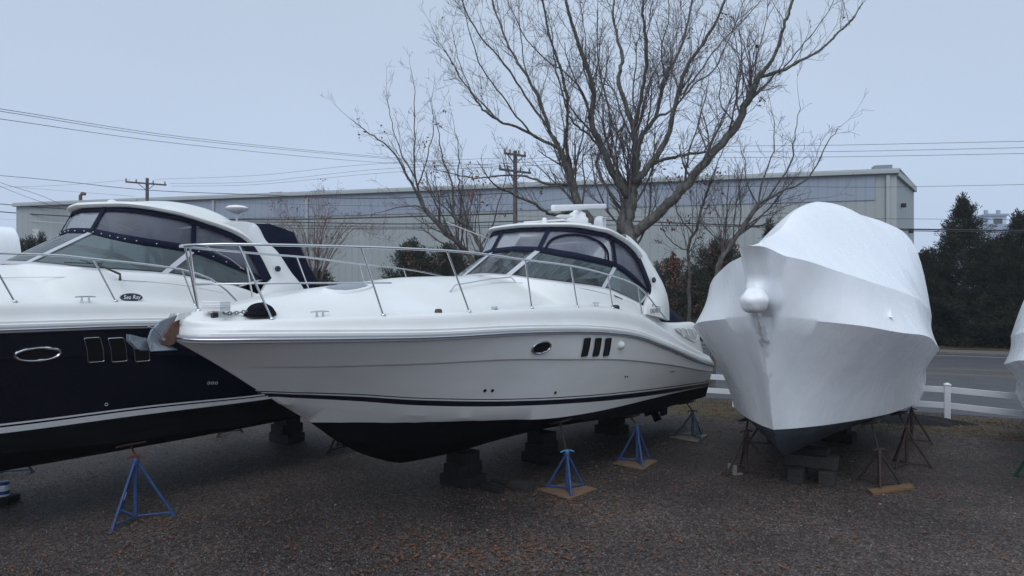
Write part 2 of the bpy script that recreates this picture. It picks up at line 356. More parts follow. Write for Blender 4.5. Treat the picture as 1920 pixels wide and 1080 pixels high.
def sheet(name, a0, a1, p0, p1, z, m, n=1, wob=0, sd=1):
    rr = random.Random(sd); b = MB(); rows = []
    for j in range(2):
        row = []
        for i in range(n+1):
            a = lerp(a0, a1, i/n); p = (p0, p1)[j]
            if wob: p += (rr.random()-.5)*wob
            row.append(rd(a, p, z))
        rows.append(row)
    b.grid(rows); o = b.build(name, m); 
    if o.data.polygons[0].normal.z < 0: o.data.flip_normals()
    return tag(o, kind='structure')
b = MB(); b.add([(-900, -60, 0), (900, -60, 0), (900, 1500, 0), (-900, 1500, 0)], [(0, 1, 2, 3)]); tag(b.build('ground', M['gravel']), kind='structure')
sheet('verge', -120, 120, 18.3, 21.0, .004, M['soil'], 240, .5, 3)
sheet('asphalt_shoulder', -120, 120, 21.3, 25.5, .008, M['asphalt'], 100, .25, 5)
sheet('road', -300, 300, 25.7, 40.2, .010, M['asphalt'])
sheet('road_edge_line', -300, 300, 39.5, 39.65, .014, M['wline'])
for p in (31.05, 33.1): sheet('road_centre_line', -300, 300, p, p+.13, .014, M['yline'])
def kerb(name, p, w_, h_):
    b = MB(); c = rd(0, p+w_/2, h_/2); b.box(c, (600, w_, h_), rz=math.atan2(RD.y, RD.x)); return tag(b.build(name, M['pavement'], bevel=.02), kind='structure')
kerb('kerb', 40.2, .16, .14); 
b = MB(); b.box(rd(0, 41.2, .06), (600, 1.66, .13), rz=math.atan2(RD.y, RD.x)); tag(b.build('pavement', M['pavement']), kind='structure')
sheet('far_verge', -300, 300, 42.05, 400, .05, M['farland'])
sheet('leafy_bank', -100, 100, 42.04, 46, .13, M['soil'], 160, .6, 9)

# ---------------------------------------------------------------- cruisers
DV = Vector((.575, .818)).normalized(); NV = Vector((DV.y, -DV.x))       # aft direction; port (towards the yard)
class Frame:
    def __init__(s, ox, oy, d=None):
        s.ox, s.oy = ox, oy; s.d = (d or DV).normalized(); s.n = Vector((s.d.y, -s.d.x))
    def T(s, px, py, t):
        a = (px-CX)/F
        q = (a*(s.oy+t*s.n.y)-s.ox-t*s.n.x)/(s.d.x-a*s.d.y)
        Y = s.oy+q*s.d.y+t*s.n.y
        return q, H-(py-CY)/F*Y
    def trace(s, pix, tf):
        out_ = []
        for px, py in pix:
            lo, hi = 0.0, 2.4
            for _ in range(40):
                t = (lo+hi)/2; q, z = s.T(px, py, t)
                if tf(q, z)-t > 0: lo = t
                else: hi = t
            out_.append((q, z, t))
        return out_
def loc(s, t, z): return Vector((s, -t, z))
def both(fn):                                    # call for port (+1) and starboard (-1)
    for sg in (1, -1): fn(sg)
def sm(x, a, b):
    x = min(1, max(0, (x-a)/(b-a))); return x*x*(3-2*x)

BS = Cv([(0, 0), (.03, .17), (.10, .31), (.25, .50), (.5, .71), (1, 1.02), (1.5, 1.25), (2.2, 1.47), (3, 1.63), (4, 1.76), (5.5, 1.85), (7, 1.88), (9, 1.86), (11.7, 1.74)])
BC = Cv([(1.2, 0), (1.6, .20), (2.2, .50), (3, .84), (4, 1.16), (5.5, 1.42), (7, 1.56), (9, 1.62), (11.7, 1.57)])
LEN = 11.64
WB = [(5.38, 0, 3.42), (5.45, .47, 3.39), (5.62, .90, 3.33), (5.98, 1.20, 3.28), (7.1, 1.35, 3.19), (7.7, 1.43, 3.06), (8.3, 1.50, 2.90)]
WT = [(6.30, 0, 3.89), (6.36, .50, 3.86), (6.50, .86, 3.79), (6.78, 1.08, 3.735), (7.78, 1.25, 3.60), (8.3, 1.36, 3.38), (8.78, 1.46, 3.10)]
HL = [(6.62, 0, 4.29), (6.72, .50, 4.28), (6.93, .88, 4.27), (7.22, 1.12, 4.22), (7.60, 1.26, 4.15), (8.32, 1.39, 3.83), (8.80, 1.49, 3.13)]

WB0, WT0, HL0 = WB, WT, HL
def curve_pair(A, n=8):
    pts = catmull(A, n); return pts              # (s,t,z) vectors
def wrap(A, n=8):                                # starboard..centre..port
    h = catmull(A, n); return [Vector((p.x, -p.y, p.z)) for p in reversed(h[1:])]+h

def make_cruiser(name, fr, c):
    root = empty(name, (fr.ox, fr.oy, 0), math.atan2(DV.y, DV.x))
    dz = c['dz']; WB, WT, HL = c.get('WB', WB0), c.get('WT', WT0), c.get('HL', HL0)
    zs = Cv([(q, z) for q, z, t in fr.trace(c['sheer'], lambda q, z: BS(q))]+c.get('sheer_pts', []))
    zg = Cv([(q, z) for q, z, t in fr.trace(c['gun'], lambda q, z: max(0, BS(q)-.13))]+c.get('gun_pts', []))
    zc = Cv([(q, z) for q, z, t in fr.trace(c['chine'], lambda q, z: BC(q))]+c.get('chine_pts', []))
    zst = Cv([fr.T(px, py, 0) for px, py in c['stem']]+c['keel'])
    s_ch = next(q/100 for q in range(0, 600) if zc(q/100) >= zst(q/100))
    def zcx(q): return zc(q) if q > s_ch else zst(q)
    def tf(q, z):
        a, b_ = (BC(q) if q > s_ch else 0), BS(q)
        f = min(1, max(0, (z-zcx(q))/max(.05, zs(q)-zcx(q))))
        return a+(b_-a)*f**lerp(1.0, .8, sm(q, 2, 7))
    c['zs'], c['zg'], c['zc'], c['tf'] = zs, zg, zc, tf
    N = 56; U = [(i/N)**1.7 for i in range(N+1)]
    def row_from(zfn, tfn=None, off=0):
        s0 = next((q/200 for q in range(0, 1200) if zfn(q/200) >= zst(q/200)), 0)
        r_ = []
        for u in U:
            q = s0+(LEN-s0)*u; z = zfn(q); t = (tfn or tf)(q, z)+off*sm(u, 0, .05)
            if u == 0: t = 0; z = zst(q)
            r_.append((q, t, z))
        return r_
    rows = []; mats_ = []
    keel = []
    for u in U:
        q = s_ch+(LEN-s_ch)*u; keel.append((q, 0.0, zst(q)))
    chine = []
    for i, u in enumerate(U):
        q = s_ch+(LEN-s_ch)*u; chine.append((q, BC(q) if i else 0, zc(q) if i else zst(q)))
    def pyat(q, t, z):
        Y = fr.oy+q*DV.y+t*NV.y; X = fr.ox+q*DV.x+t*NV.x; return CX+F*X/Y, CY+F*(H-z)/Y
    def paint_frac(q):                           # how far below the chine the bottom paint begins
        k = zst(q); t1, z1 = BC(q), zc(q)
        for i in range(61):
            w_ = i/60; x_, y_ = pyat(q, t1*(1-w_), lerp(z1, k, w_))
            if y_ >= c['paint_y'](x_): return w_
        return 1.0
    if 'paint_y' in c: c['paint_below'] = lambda q: 0 if q > 5.6 else paint_frac(q)
    def mixrow(A, B, wf):
        return [tuple(lerp(x, y, wf(a[0])) for x, y in zip(a, b_)) for a, b_ in zip(A, B)]
    pb = c['paint_below']; rows.append(keel); mats_.append(2)
    for k in (.35, .65):
        rows.append(mixrow(keel, chine, lambda q, k=k: k*(1-pb(q)))); mats_.append(2)
    rows.append(mixrow(keel, chine, lambda q: 1-pb(q))); mats_.append(c['under_mat'])
    rows.append(chine); mats_.append(2)
    lines = []
    for pix, pts, m_ in c['lines']:
        z_ = Cv([(q, z) for q, z, t in fr.trace(pix, tf)]+pts); lines.append((z_, m_))
    first = row_from(lines[0][0])
    pa = c['paint_above']
    rows.append(mixrow(chine, first, pa)); mats_.append(c['above_mat'])
    rows.append(first); mats_.append(lines[0][1])
    for z_, m_ in lines[1:]:
        rows.append(row_from(z_)); mats_.append(m_)
    top0 = lines[-1][0]; kn = Cv([(q, z) for q, z, t in fr.trace(c['knuckle'], tf)]+c.get('kn_pts', []))
    for k in (.33, .66):
        rows.append(row_from(lambda q, k=k: lerp(top0(q), kn(q), k))); mats_.append(lines[-1][1])
    rows.append(row_from(kn)); mats_.append(lines[-1][1])
    rows.append(row_from(lambda q: kn(q)+.025, None, .022)); mats_.append(lines[-1][1])
    for k in (.3, .6, .85):
        rows.append(row_from(lambda q, k=k: lerp(kn(q)+.025, zs(q), k), None, .022*(1-k))); mats_.append(lines[-1][1])
    rows.append([(LEN*u, BS(LEN*u), zs(LEN*u)) for u in U]); mats_.append(0)
    b = MB()
    for sg in (1, -1):
        b.grid([[loc(q, sg*t, z) for q, t, z in r_] for r_ in rows], mifn=lambda i, k: mats_[i])
    # transom
    for sg in (1, -1):
        rr = [r_[-1] for r_ in rows]
        b.grid([[loc(q, sg*t, z) for q, t, z in rr], [loc(q+.02, 0, z) for q, t, z in rr]], mifn=lambda i, k: mats_[k])
    hull = b.build('hull', [M[x] for x in c['mats']], root, smooth=180, weld=.003)
    key = lambda v: (round(v[0], 2), round(abs(v[1]), 2), round(v[2], 2))
    hard = [set(key((q, t, z)) for q, t, z in rows[i]) for i in (4, len(rows)-6, len(rows)-5)]
    for e_ in hull.data.edges:
        a, b2 = (key(hull.data.vertices[k].co) for k in e_.vertices)
        if any(a in s_ and b2 in s_ and abs(a[0]-b2[0]) > .005 for s_ in hard) or (a[0] > LEN-.02 and b2[0] > LEN-.02 and a[1] > .02): e_.use_edge_sharp = True
    # rub rail: vinyl band and steel bead
    cols = [LEN*(i/90)**1.6 for i in range(91)]
    b = MB()
    for sg in (1, -1):
        pr = [(-.012, -.045), (.028, -.035), (.034, 0), (.028, .03), (-.012, .04)]
        def nrm(q):
            d = Vector((q+.02-max(0, q-.02), BS(min(LEN, q+.02))-BS(max(0, q-.02)))); d.normalize(); return Vector((-d.y, d.x))
        g = []
        for q in cols:
            n_ = nrm(q) if q > 0.001 else Vector((-1, 0))
            g.append([loc(q+n_.x*o_, sg*(BS(q)+n_.y*o_ if q > .001 else 0), zs(q)+h_) for o_, h_ in pr])
        b.grid(g)
    rub = b.build('rub_rail', M['rub'], root, smooth=40, weld=.002)
    b = MB()
    def edge(q, sg, o_, h_):
        n_ = nrm(q) if q > .001 else Vector((-1, 0)); return loc(q+n_.x*o_, sg*(BS(q)+n_.y*o_ if q > .001 else 0), zs(q)+h_)
    b.tube([edge(q, -1, .036, .0) for q in reversed(cols)]+[edge(q, 1, .036, .0) for q in cols[1:]], .011, 6)
    b.build('rail_insert', M['steel'], rub, smooth=60)
    # deck and coamings
    zcr = Cv([fr.T(px, py, 0) for px, py in c['crown']]+c.get('crown_pts', []))
    tin = Cv([(0, 0), (5.30, 0)]+[(p[0], p[1]) for p in catmull([q for q in WB], 4)][2:]+[(9.0, 1.50), (9.6, 1.42), (LEN, 1.36)])
    zin_a = Cv([(p[0], p[2]+dz) for p in WB]+[(8.9, 2.72+dz), (9.4, 2.52+dz), (10.2, 2.47+dz), (11.3, 2.44+dz), (11.5, 2.34+dz), (LEN, 2.0+dz)])
    def section(q):
        b_ = BS(q); k = min(1, b_/.6); z0 = zs(q); g_ = max(zg(q), z0+.16)
        pts = [(b_, z0+.028), (b_+.016, z0+.035), (b_+.016, z0+.062), (b_-.004, z0+.075), (b_-.006, z0+.10), (b_-.022, z0+.112)]
        hgt = g_-z0-.112
        for x, y in ((.03, .35), (.045, .62), (.065, .80), (.09, .92), (.125, .99), (.16, 1.0), (.20, 1.0)):
            pts.append((b_-.022*1-x*k, z0+.112+hgt*y))
        ti = min(tin(q), pts[-1][0]); zi = zcr(q) if q < 5.3 else lerp(zcr(5.3), zin_a(q), sm(q, 5.3, 5.42))
        zi = max(zi, g_+.0) if q < 9 else zi
        t0 = pts[-1][0]
        for j in range(1, 13):
            x = j/12; fore = 1-(1-min(1, max(0, (x-.07)/.86)))**2.0; steep = sm(x, 0, .9)
            sh = lerp(fore, lerp(steep, 1-(1-x)**3, sm(q, 9.2, 10)), sm(q, 5, 6.5))
            sh = lerp(sm(x, 0, .8), sh, sm(q, .6, 2.6))
            pts.append((lerp(t0, ti, x), g_+(zi-g_)*sh))
        return [(max(0, t), z) for t, z in pts]
    c['section'] = section
    dcol = [LEN*(i/110)**1.35 for i in range(111)]
    dcol = sorted(set([round(x, 4) for x in dcol]+[.01, .03, .06, .10, 5.32, 5.36, 5.4, 5.44]))
    b = MB()
    for sg in (1, -1):
        g = []
        for q in dcol:
            sec = section(q)
            if q > 5.3:                          # inside face of the coaming
                t, z = sec[-1]; dn = sm(q, 5.3, 6.0)
                sec = sec+[(max(0, t-.05), z-.01), (max(0, t-.07), z-.35*dn-.01), (max(0, t-.08), z-.85*dn-.02)]
            else:
                sec = sec+[(0, sec[-1][1])]*3
            g.append([loc(q, sg*t, z) for t, z in sec])
        b.grid(g)
        sec = section(LEN)
        b.add([loc(LEN, sg*t, z) for t, z in sec]+[loc(LEN, sg*sec[-1][0], zs(LEN))], [tuple(range(len(sec)+1))])
    deck = b.build('deck', M['gel'], root, smooth=42, weld=.003)
    b = MB(); b.box(loc(9.0, 0, 1.75+dz), (5.3, 2.7, .08)); b.box(loc(11.55, 0, 1.85+dz), (.1, 2.9, .95)); b.build('cockpit_floor', M['gel'], root)
    b = MB()
    b.prism([(5.7, 3.25), (6.35, 3.22), (6.7, 3.05), (6.7, 2.4), (5.7, 2.4)], lambda x, y, t: loc(x, t, y+dz), -1.0, 1.0); b.build('dashboard', M['seat'], root, bevel=.03)
    for tt, ss in ((.55, 7.5), (-.55, 7.5)):
        b = MB(); b.box(loc(ss, tt, 2.35+dz), (.55, .7, .9)); b.box(loc(ss+.28, tt, 3.0+dz), (.14, .7, .75)); b.build('helm_seat', M['seat'], root, bevel=.05)
    b = MB(); b.tube([loc(6.75+.03*math.sin(a*.524), -.5+.19*math.cos(a*.524), 3.05+dz+.19*math.sin(a*.524)) for a in range(13)], .016, 6)
    b.bar(loc(6.75, -.5, 3.05+dz), loc(6.6, -.5, 2.95+dz), .05, .05); b.build('steering_wheel', M['black'], root, smooth=60)
    b = MB(); b.box(loc(9.8, 0, 2.1+dz), (1.6, 2.3, .6)); b.build('aft_seat', M['seat'], root, bevel=.06)

    # windscreen
    sh = lambda A: [(p[0], p[1], p[2]+dz) for p in A]
    wb, wt, hl = wrap(sh(WB)), wrap(sh(WT)), wrap(sh(HL)); NN = len(wb); C0 = NN//2
    def idx(node, sg): return C0+sg*node*8
    def surf(A, B, i0, i1, nv, off=0, v0=0, v1=1, bulge=0):
        g = []
        for j in range(nv+1):
            v = lerp(v0, v1, j/nv); r_ = []
            for i in range(i0, i1+1):
                p = A[i].lerp(B[i], v); nn = Vector((p.x-8.6, p.y*1.6, .3)); nn.normalize(); p = p+nn*(off+bulge*math.sin(math.pi*v)); r_.append(loc(*p))
            g.append(r_)
        return g
    c['curves'] = (wb, wt, hl, idx)
    ws = empty('windscreen'); ws.parent = root
    panes = [(idx(6, -1), idx(4, -1)), (idx(4, -1), idx(1, -1)), (idx(1, -1), idx(1, 1)), (idx(1, 1), idx(4, 1)), (idx(4, 1), idx(6, 1))]
    for k, (a, z_) in enumerate(panes):
        b = MB(); b.grid(surf(wb, wt, a, z_, 4)); b.build('pane', M['streakglass' if (c['wet'] and k in (2, 3)) else 'glass'], ws, smooth=60, solid=0)  # the flag picks dark-streaked glass for two front panes
    b = MB()
    b.grid(surf(wb, wt, 0, NN-1, 1, .012, -.03, .05)); b.build('lower_frame', M['alu'], ws, smooth=50, solid=.02)
    b = MB(); b.grid(surf(wb, wt, 0, NN-1, 1, .020, .05, .085)); b.build('gasket', M['black'], ws, smooth=50, solid=.01)
    def strip(A, B, i, w_, off, name, m_, v0=0, v1=1, par=None, n=6, lean=0):
        g = []
        for j in range(n+1):
            v = lerp(v0, v1, j/n); p = A[i].lerp(B[i], v); q1 = A[min(NN-1, i+1)].lerp(B[min(NN-1, i+1)], v); q0 = A[max(0, i-1)].lerp(B[max(0, i-1)], v)
            d = (q1-q0).normalized(); nn = Vector((p.x-8.6, p.y*1.6, .3)).normalized()
            g.append([loc(*(p+nn*off-d*w_/2)), loc(*(p+nn*off)), loc(*(p+nn*off+d*w_/2))])
        b = MB(); b.grid(g); return b.build(name, m_, par or ws, solid=.012)
    for nd in (1, 4):
        for sg in (1, -1): strip(wb, wt, idx(nd, sg), .10, .02, 'mullion', M['alu'])
    for sg in (1, -1):
        strip(wb, wt, idx(6, sg), .05, .015, 'mullion', M['alu'])
    # canvas enclosure between windscreen and hardtop
    en = empty('canvas_enclosure'); en.parent = root
    cuts = [6, 4, 1] ; segs = [(idx(6, -1), idx(4, -1)), (idx(4, -1), idx(1, -1)), (idx(1, -1), idx(1, 1)), (idx(1, 1), idx(4, 1)), (idx(4, 1), idx(6, 1))]
    for a, z_ in segs:
        b = MB(); b.grid(surf(wt, hl, a, z_, 5, 0, .03, .97, .025)); b.build('clear_panel', M['vinyl'], en, smooth=60)
    b = MB(); b.grid(surf(wt, hl, 0, NN-1, 2, .035, -.10, .12)); b.build('lower_band', M['canvas'], en, smooth=60, solid=.012)
    b = MB(); b.grid(surf(wt, hl, 0, NN-1, 2, .035, .84, 1.0)); b.build('upper_band', M['canvas'], en, smooth=60, solid=.012)
    for nd in (1, 4):
        for sg in (1, -1): strip(wt, hl, idx(nd, sg), .075, .045, 'seam_strip', M['canvas'], -.05, 1, en)
    for sg in (1, -1):                           # rear edge of the enclosure, along the arch
        b = MB(); i1 = idx(6, sg); i0 = idx(4, sg)
        lo_, hi_ = (min(i0, i1), max(i0, i1))
        g = []
        for i in (range(lo_, hi_+1)):
            p = hl[i]; nn = Vector((p.x-8.6, p.y*1.6, .3)).normalized()*.04; q = p.lerp(wt[i], .0)
            g.append([loc(*(p+nn+Vector((.05, 0, .03)))), loc(*(p+nn+Vector((-.09, 0, -.06))))])
        b.grid(g); b.build('rear_band', M['canvas'], en, smooth=60, solid=.012)
    if c.get('arched'):                          # arched zip band of the port front panel
        b = MB(); i0, i1 = idx(1, 1)+2, idx(4, 1)-2; pts = []
        nseg = 24
        for k in range(nseg+1):
            a = math.pi*(k/nseg); x = (1-math.cos(a))/2; v = .10+.66*min(1, math.sin(a)**.55 if math.sin(a) > 0 else 0)
            fi = lerp(i0, i1, x); i = int(fi); p = wt[i].lerp(wt[min(i+1, NN-1)], fi-i); q = hl[i].lerp(hl[min(i+1, NN-1)], fi-i)
            pt = p.lerp(q, v); nn = Vector((pt.x-8.6, pt.y*1.6, .3)).normalized(); pts.append(loc(*(pt+nn*.05)))
        b.tube(pts, .022, 5); b.build('zip_band', M['canvas'], en, smooth=60)
    if c.get('snaps'):
        for i in range(C0-12, NN-6, 3):
            b = MB(); p = wt[i]; nn = Vector((p.x-8.6, p.y*1.6, .3)).normalized(); b.lathe(loc(*(p+nn*.055)), [(.008, -.008), (.008, .006)], 6)
            b.build('snap_fastener', M['plastic'], en)
    # hardtop
    hp = [(Vector(p)) for p in catmull(sh(HL), 8)]
    b = MB(); g = []
    import bisect
    rr = []
    # rings: shrink outline of the front/side edge to the middle line; the top is crowned
    edge_pts = [p for p in hp if p.z > 3.7+dz][:]
    ring = []
    for p in edge_pts: ring.append((p.x, p.y, p.z))
    xa = 8.75; za = 3.98+dz
    ring2 = ring+[]
    n_e = len(ring)
    def crown(x): return Cv(c['hcrown'])(x)
    for sg in (1, -1):
        g = []
        for (x, y, z) in ring:
            nx, ny = (x-8.2), y*1.5; l = math.hypot(nx, ny); nx, ny = nx/l, ny/l
            fr_ = sm(x, 8.1, 6.7)
            cr = crown(x)
            o_ = .10
            thick = lerp(.10, .05, 0)
            r_ = [(x-nx*.25, max(0, y-ny*.25), z+.03), (x+nx*.01, y+ny*.01, z+.0), (x+nx*o_, y+ny*o_, z+.02), (x+nx*(o_+.025), y+ny*(o_+.025), z+.05), (x+nx*o_, y+ny*o_, z+.085)]
            x1, y1, z1 = r_[-1]
            xc = 8.3 if x < 8.3 else x
            for k in range(1, 11):
                w_ = k/10; X = lerp(x1, lerp(xc, x, .0), w_*.9) if x < 8.3 else x; Y_ = y1*(1-w_)
                zt = lerp(z1, max(z1, crown(X)), 1-(1-w_)**2.2)
                r_.append((X, Y_, zt))
            g.append([loc(a, sg*max(0, b_), z_) for a, b_, z_ in r_])
        # rear closing
        b.grid(g)
    top = b.build('hardtop', M['gel'], root, smooth=38, weld=.004)
    # headliner
    b = MB()
    g = []
    for sg in (1, -1):
        g2 = [[loc(x, sg*y*.97, z+.03), loc(lerp(x, 8.3, .5) if x < 8.3 else x, sg*y*.5, max(z, 4.05+dz)+.05), loc(max(x, 8.3), 0, max(z, 4.08+dz)+.06)] for x, y, z in ring]
        b.grid(g2)
    b.build('headliner', M['seat'], top, smooth=60)
    b = MB(); zt_ = 4.12+dz; zb_ = 2.6+dz; g = []
    for v in range(7):
        g.append([loc(lerp(8.55, 9.25, v/6), x*lerp(1.32, 1.42, v/6), lerp(zt_-.1*abs(x)**3, zb_, v/6)) for x in (-1, -.8, -.5, 0, .5, .8, 1)])
    b.grid(g); b.build('aft_curtain', M['vinyl'], en, smooth=60)
    # arch legs
    inner, outer = c['leg_in'], c['leg_out']
    for sg in (1, -1):
        b = MB(); ci = catmull([(q, t, z+dz) for q, t, z in inner], 5); co = catmull([(q, t, z+dz) for q, t, z in outer], 5); n_ = min(len(ci), len(co)); g = []
        for i in range(n_):
            p, q = ci[i], co[i]; th = .07
            g.append([loc(p.x, sg*(p.y-th), p.z), loc(p.x-.01, sg*p.y, p.z), loc(p.x+.03, sg*(p.y+.02), p.z), loc(lerp(p.x, q.x, .5), sg*(lerp(p.y, q.y, .5)+.045), lerp(p.z, q.z, .5)),
                      loc(q.x-.03, sg*(q.y+.02), q.z), loc(q.x, sg*(q.y), q.z), loc(q.x, sg*(q.y-th), q.z), loc(p.x, sg*(p.y-th), p.z)])
        b.grid(g); b.build('arch_leg', M['gel'], root, smooth=45, weld=.002)
    return root

O_MAIN = Frame(-3.593, 7.7)
cfgA = dict(dz=0.0, wet=True, arched=True, snaps=False,
    mats=['hullside', 'stripe', 'bottom', 'gel'], under_mat=0, above_mat=0,
    sheer=[(330, 632.5), (366, 637), (480, 636.5), (640, 635), (840, 631), (936, 625.5), (1062, 621.5), (1124, 622.5), (1187, 629.5), (1249, 651), (1312, 678), (1337, 685)],
    gun=[(510, 598), (600, 595), (719, 591), (880, 584), (997, 577), (1083, 574.5), (1149, 577), (1204, 591), (1240, 612), (1280, 640), (1330, 668)], gun_pts=[(0, 2.86), (.3, 2.85)],
    chine=[(560, 756), (640, 767), (780, 779), (940, 786), (1062, 787), (1146, 784), (1199, 776), (1268, 759), (1325, 743)],
    stem=[(330, 640), (407, 684), (480, 730), (513, 750), (580, 791), (640, 832), (700, 858), (760, 867)], keel=[(5.0, .57), (8, .57), (LEN, .60)],
    paint_y=Cv([(560, 792), (780, 791), (900, 788), (960, 786.5), (1000, 783)]), paint_above=Cv([(0, .004), (4.8, .01), (5.4, .12), (6.2, .35), (7, .55), (8.5, .8), (10, .93), (11.6, .97)]),
    lines=[([(517, 744), (667, 752), (780, 760), (936, 762), (1062, 757), (1187, 746), (1325, 724)], [], 1),
           ([(500, 737), (667, 743.5), (780, 750), (936, 752.5), (1062, 748), (1187, 737), (1325, 718.5)], [], 0),
           ([(495, 735), (667, 740.5), (780, 747.2), (936, 749.7), (1062, 745.4), (1187, 734.6), (1325, 716.5)], [], 1),
           ([(492, 733), (667, 738.5), (780, 745.4), (936, 747.9), (1062, 743.6), (1187, 732.8), (1325, 714.8)], [], 0)],
    knuckle=[(430, 690), (600, 690), (780, 685), (936, 677), (1062, 676), (1155, 676), (1249, 685), (1330, 699)],
    crown=[(350, 587), (400, 577), (447, 567), (500, 556), (593, 541), (706, 527), (766, 520), (833, 518), (880, 518)], crown_pts=[],
    hcrown=[(6.4, 4.36), (6.8, 4.42), (7.4, 4.46), (7.9, 4.43), (8.3, 4.33), (8.8, 4.1)],
    leg_in=[(7.9, 1.36, 4.12), (8.1, 1.38, 4.0), (8.32, 1.41, 3.83), (8.55, 1.45, 3.55), (8.72, 1.49, 3.3), (8.75, 1.53, 3.1), (8.5, 1.57, 2.9), (8.35, 1.61, 2.7)],
    leg_out=[(8.0, 1.36, 4.20), (8.26, 1.38, 4.12), (8.78, 1.41, 3.88), (8.90, 1.43, 3.76), (9.16, 1.47, 3.52), (9.43, 1.52, 3.22), (9.50, 1.58, 2.9), (9.42, 1.63, 2.55)])
boatA = make_cruiser('motor_cruiser', O_MAIN, cfgA)
tag(boatA, 'white motor cruiser with navy waterline stripe, anchor on its bow and radar on its hardtop', 'boat', 'motor cruisers with hardtops on stands')

O_NAVY = Frame(O_MAIN.ox-5.28*DV.x-4.5*NV.x, O_MAIN.oy-5.28*DV.y-4.5*NV.y)
cfgB = dict(dz=.19, wet=False, arched=False, snaps=True,
    mats=['navygel', 'white', 'bottom', 'gel'], under_mat=2, above_mat=2,
    sheer=[(0, 619), (100, 615.5), (200, 612), (285, 610)], sheer_pts=[(0, 2.98), (2, 2.84), (8, 2.62), (9.5, 2.3), (LEN, 1.7)],
    gun=[(0, 566), (28, 565), (217, 564), (364, 571)], gun_pts=[(0, 3.2), (2, 3.12), (8.6, 2.82), (9.6, 2.6), (LEN, 1.95)],
    chine=[], chine_pts=[(1.2, 1.62), (2.5, 1.35), (4.5, 1.12), (7, 1.0), (LEN, .95)],
    stem=[], keel=[(0, 2.98), (.6, 2.35), (1.25, 1.62), (1.9, 1.2), (2.6, .9), (3.3, .70), (4, .60), (8, .57), (LEN, .6)],
    paint_below=lambda q: 0.0, paint_above=lambda q: .5,
    lines=[([(0, 813), (250, 780), (505, 748)], [(0, 1.72), (LEN, 1.42)], 1),
           ([(0, 802), (250, 770), (505, 742)], [(0, 1.77), (LEN, 1.47)], 0),
           ([(0, 798.5), (250, 767), (505, 740)], [(0, 1.79), (LEN, 1.49)], 1),
           ([(0, 795), (250, 764), (505, 737.5)], [(0, 1.81), (LEN, 1.51)], 0)],
    knuckle=[], kn_pts=[(0, 2.35), (5, 2.3), (LEN, 1.65)],
    crown=[], crown_pts=[(0, 3.2), (1, 3.24), (2.5, 3.36), (4, 3.48), (5.3, 3.53)],
    hcrown=[(6.4, 4.52), (6.8, 4.60), (7.4, 4.65), (7.9, 4.62), (8.3, 4.52), (8.8, 4.3)],
    WB=[(5.30, 0, 3.37), (5.40, .47, 3.35), (5.58, .90, 3.31), (5.9, 1.20, 3.27), (6.9, 1.35, 3.22), (7.5, 1.43, 3.13), (8.04, 1.50, 3.03)],
    WT=[(6.2, 0, 3.88), (6.28, .50, 3.85), (6.42, .86, 3.77), (6.65, 1.08, 3.71), (7.43, 1.25, 3.60), (8.0, 1.36, 3.40), (8.55, 1.46, 3.15)],
    HL=[(6.38, 0, 4.24), (6.48, .5, 4.23), (6.66, .88, 4.22), (6.96, 1.12, 4.17), (7.44, 1.26, 4.07), (8.23, 1.40, 3.78), (8.62, 1.50, 3.14)],
    leg_in=[(7.6, 1.33, 4.1), (7.9, 1.36, 3.97), (8.23, 1.40, 3.78), (8.45, 1.45, 3.53), (8.6, 1.5, 3.2), (8.5, 1.55, 2.97), (8.3, 1.59, 2.85), (8.1, 1.63, 2.65)],
    leg_out=[(7.7, 1.36, 4.06), (8.1, 1.38, 4.10), (8.46, 1.40, 4.08), (8.62, 1.45, 3.82), (8.83, 1.5, 3.62), (9.05, 1.55, 3.3), (9.28, 1.6, 3.01), (9.5, 1.66, 2.5)])
boatB = make_cruiser('motor_cruiser', O_NAVY, cfgB)
tag(boatB, 'navy blue hulled motor cruiser with white deck, partly out of frame at the left', 'boat', 'motor cruisers with hardtops on stands')
for q in (0, .5, 2, 4, 6, 8, 10, 11.6): print('A', q, *[round(cfgA[k](q), 2) for k in ('zs', 'zg', 'zc')], 'B', *[round(cfgB[k](q), 2) for k in ('zs', 'zg', 'zc')])

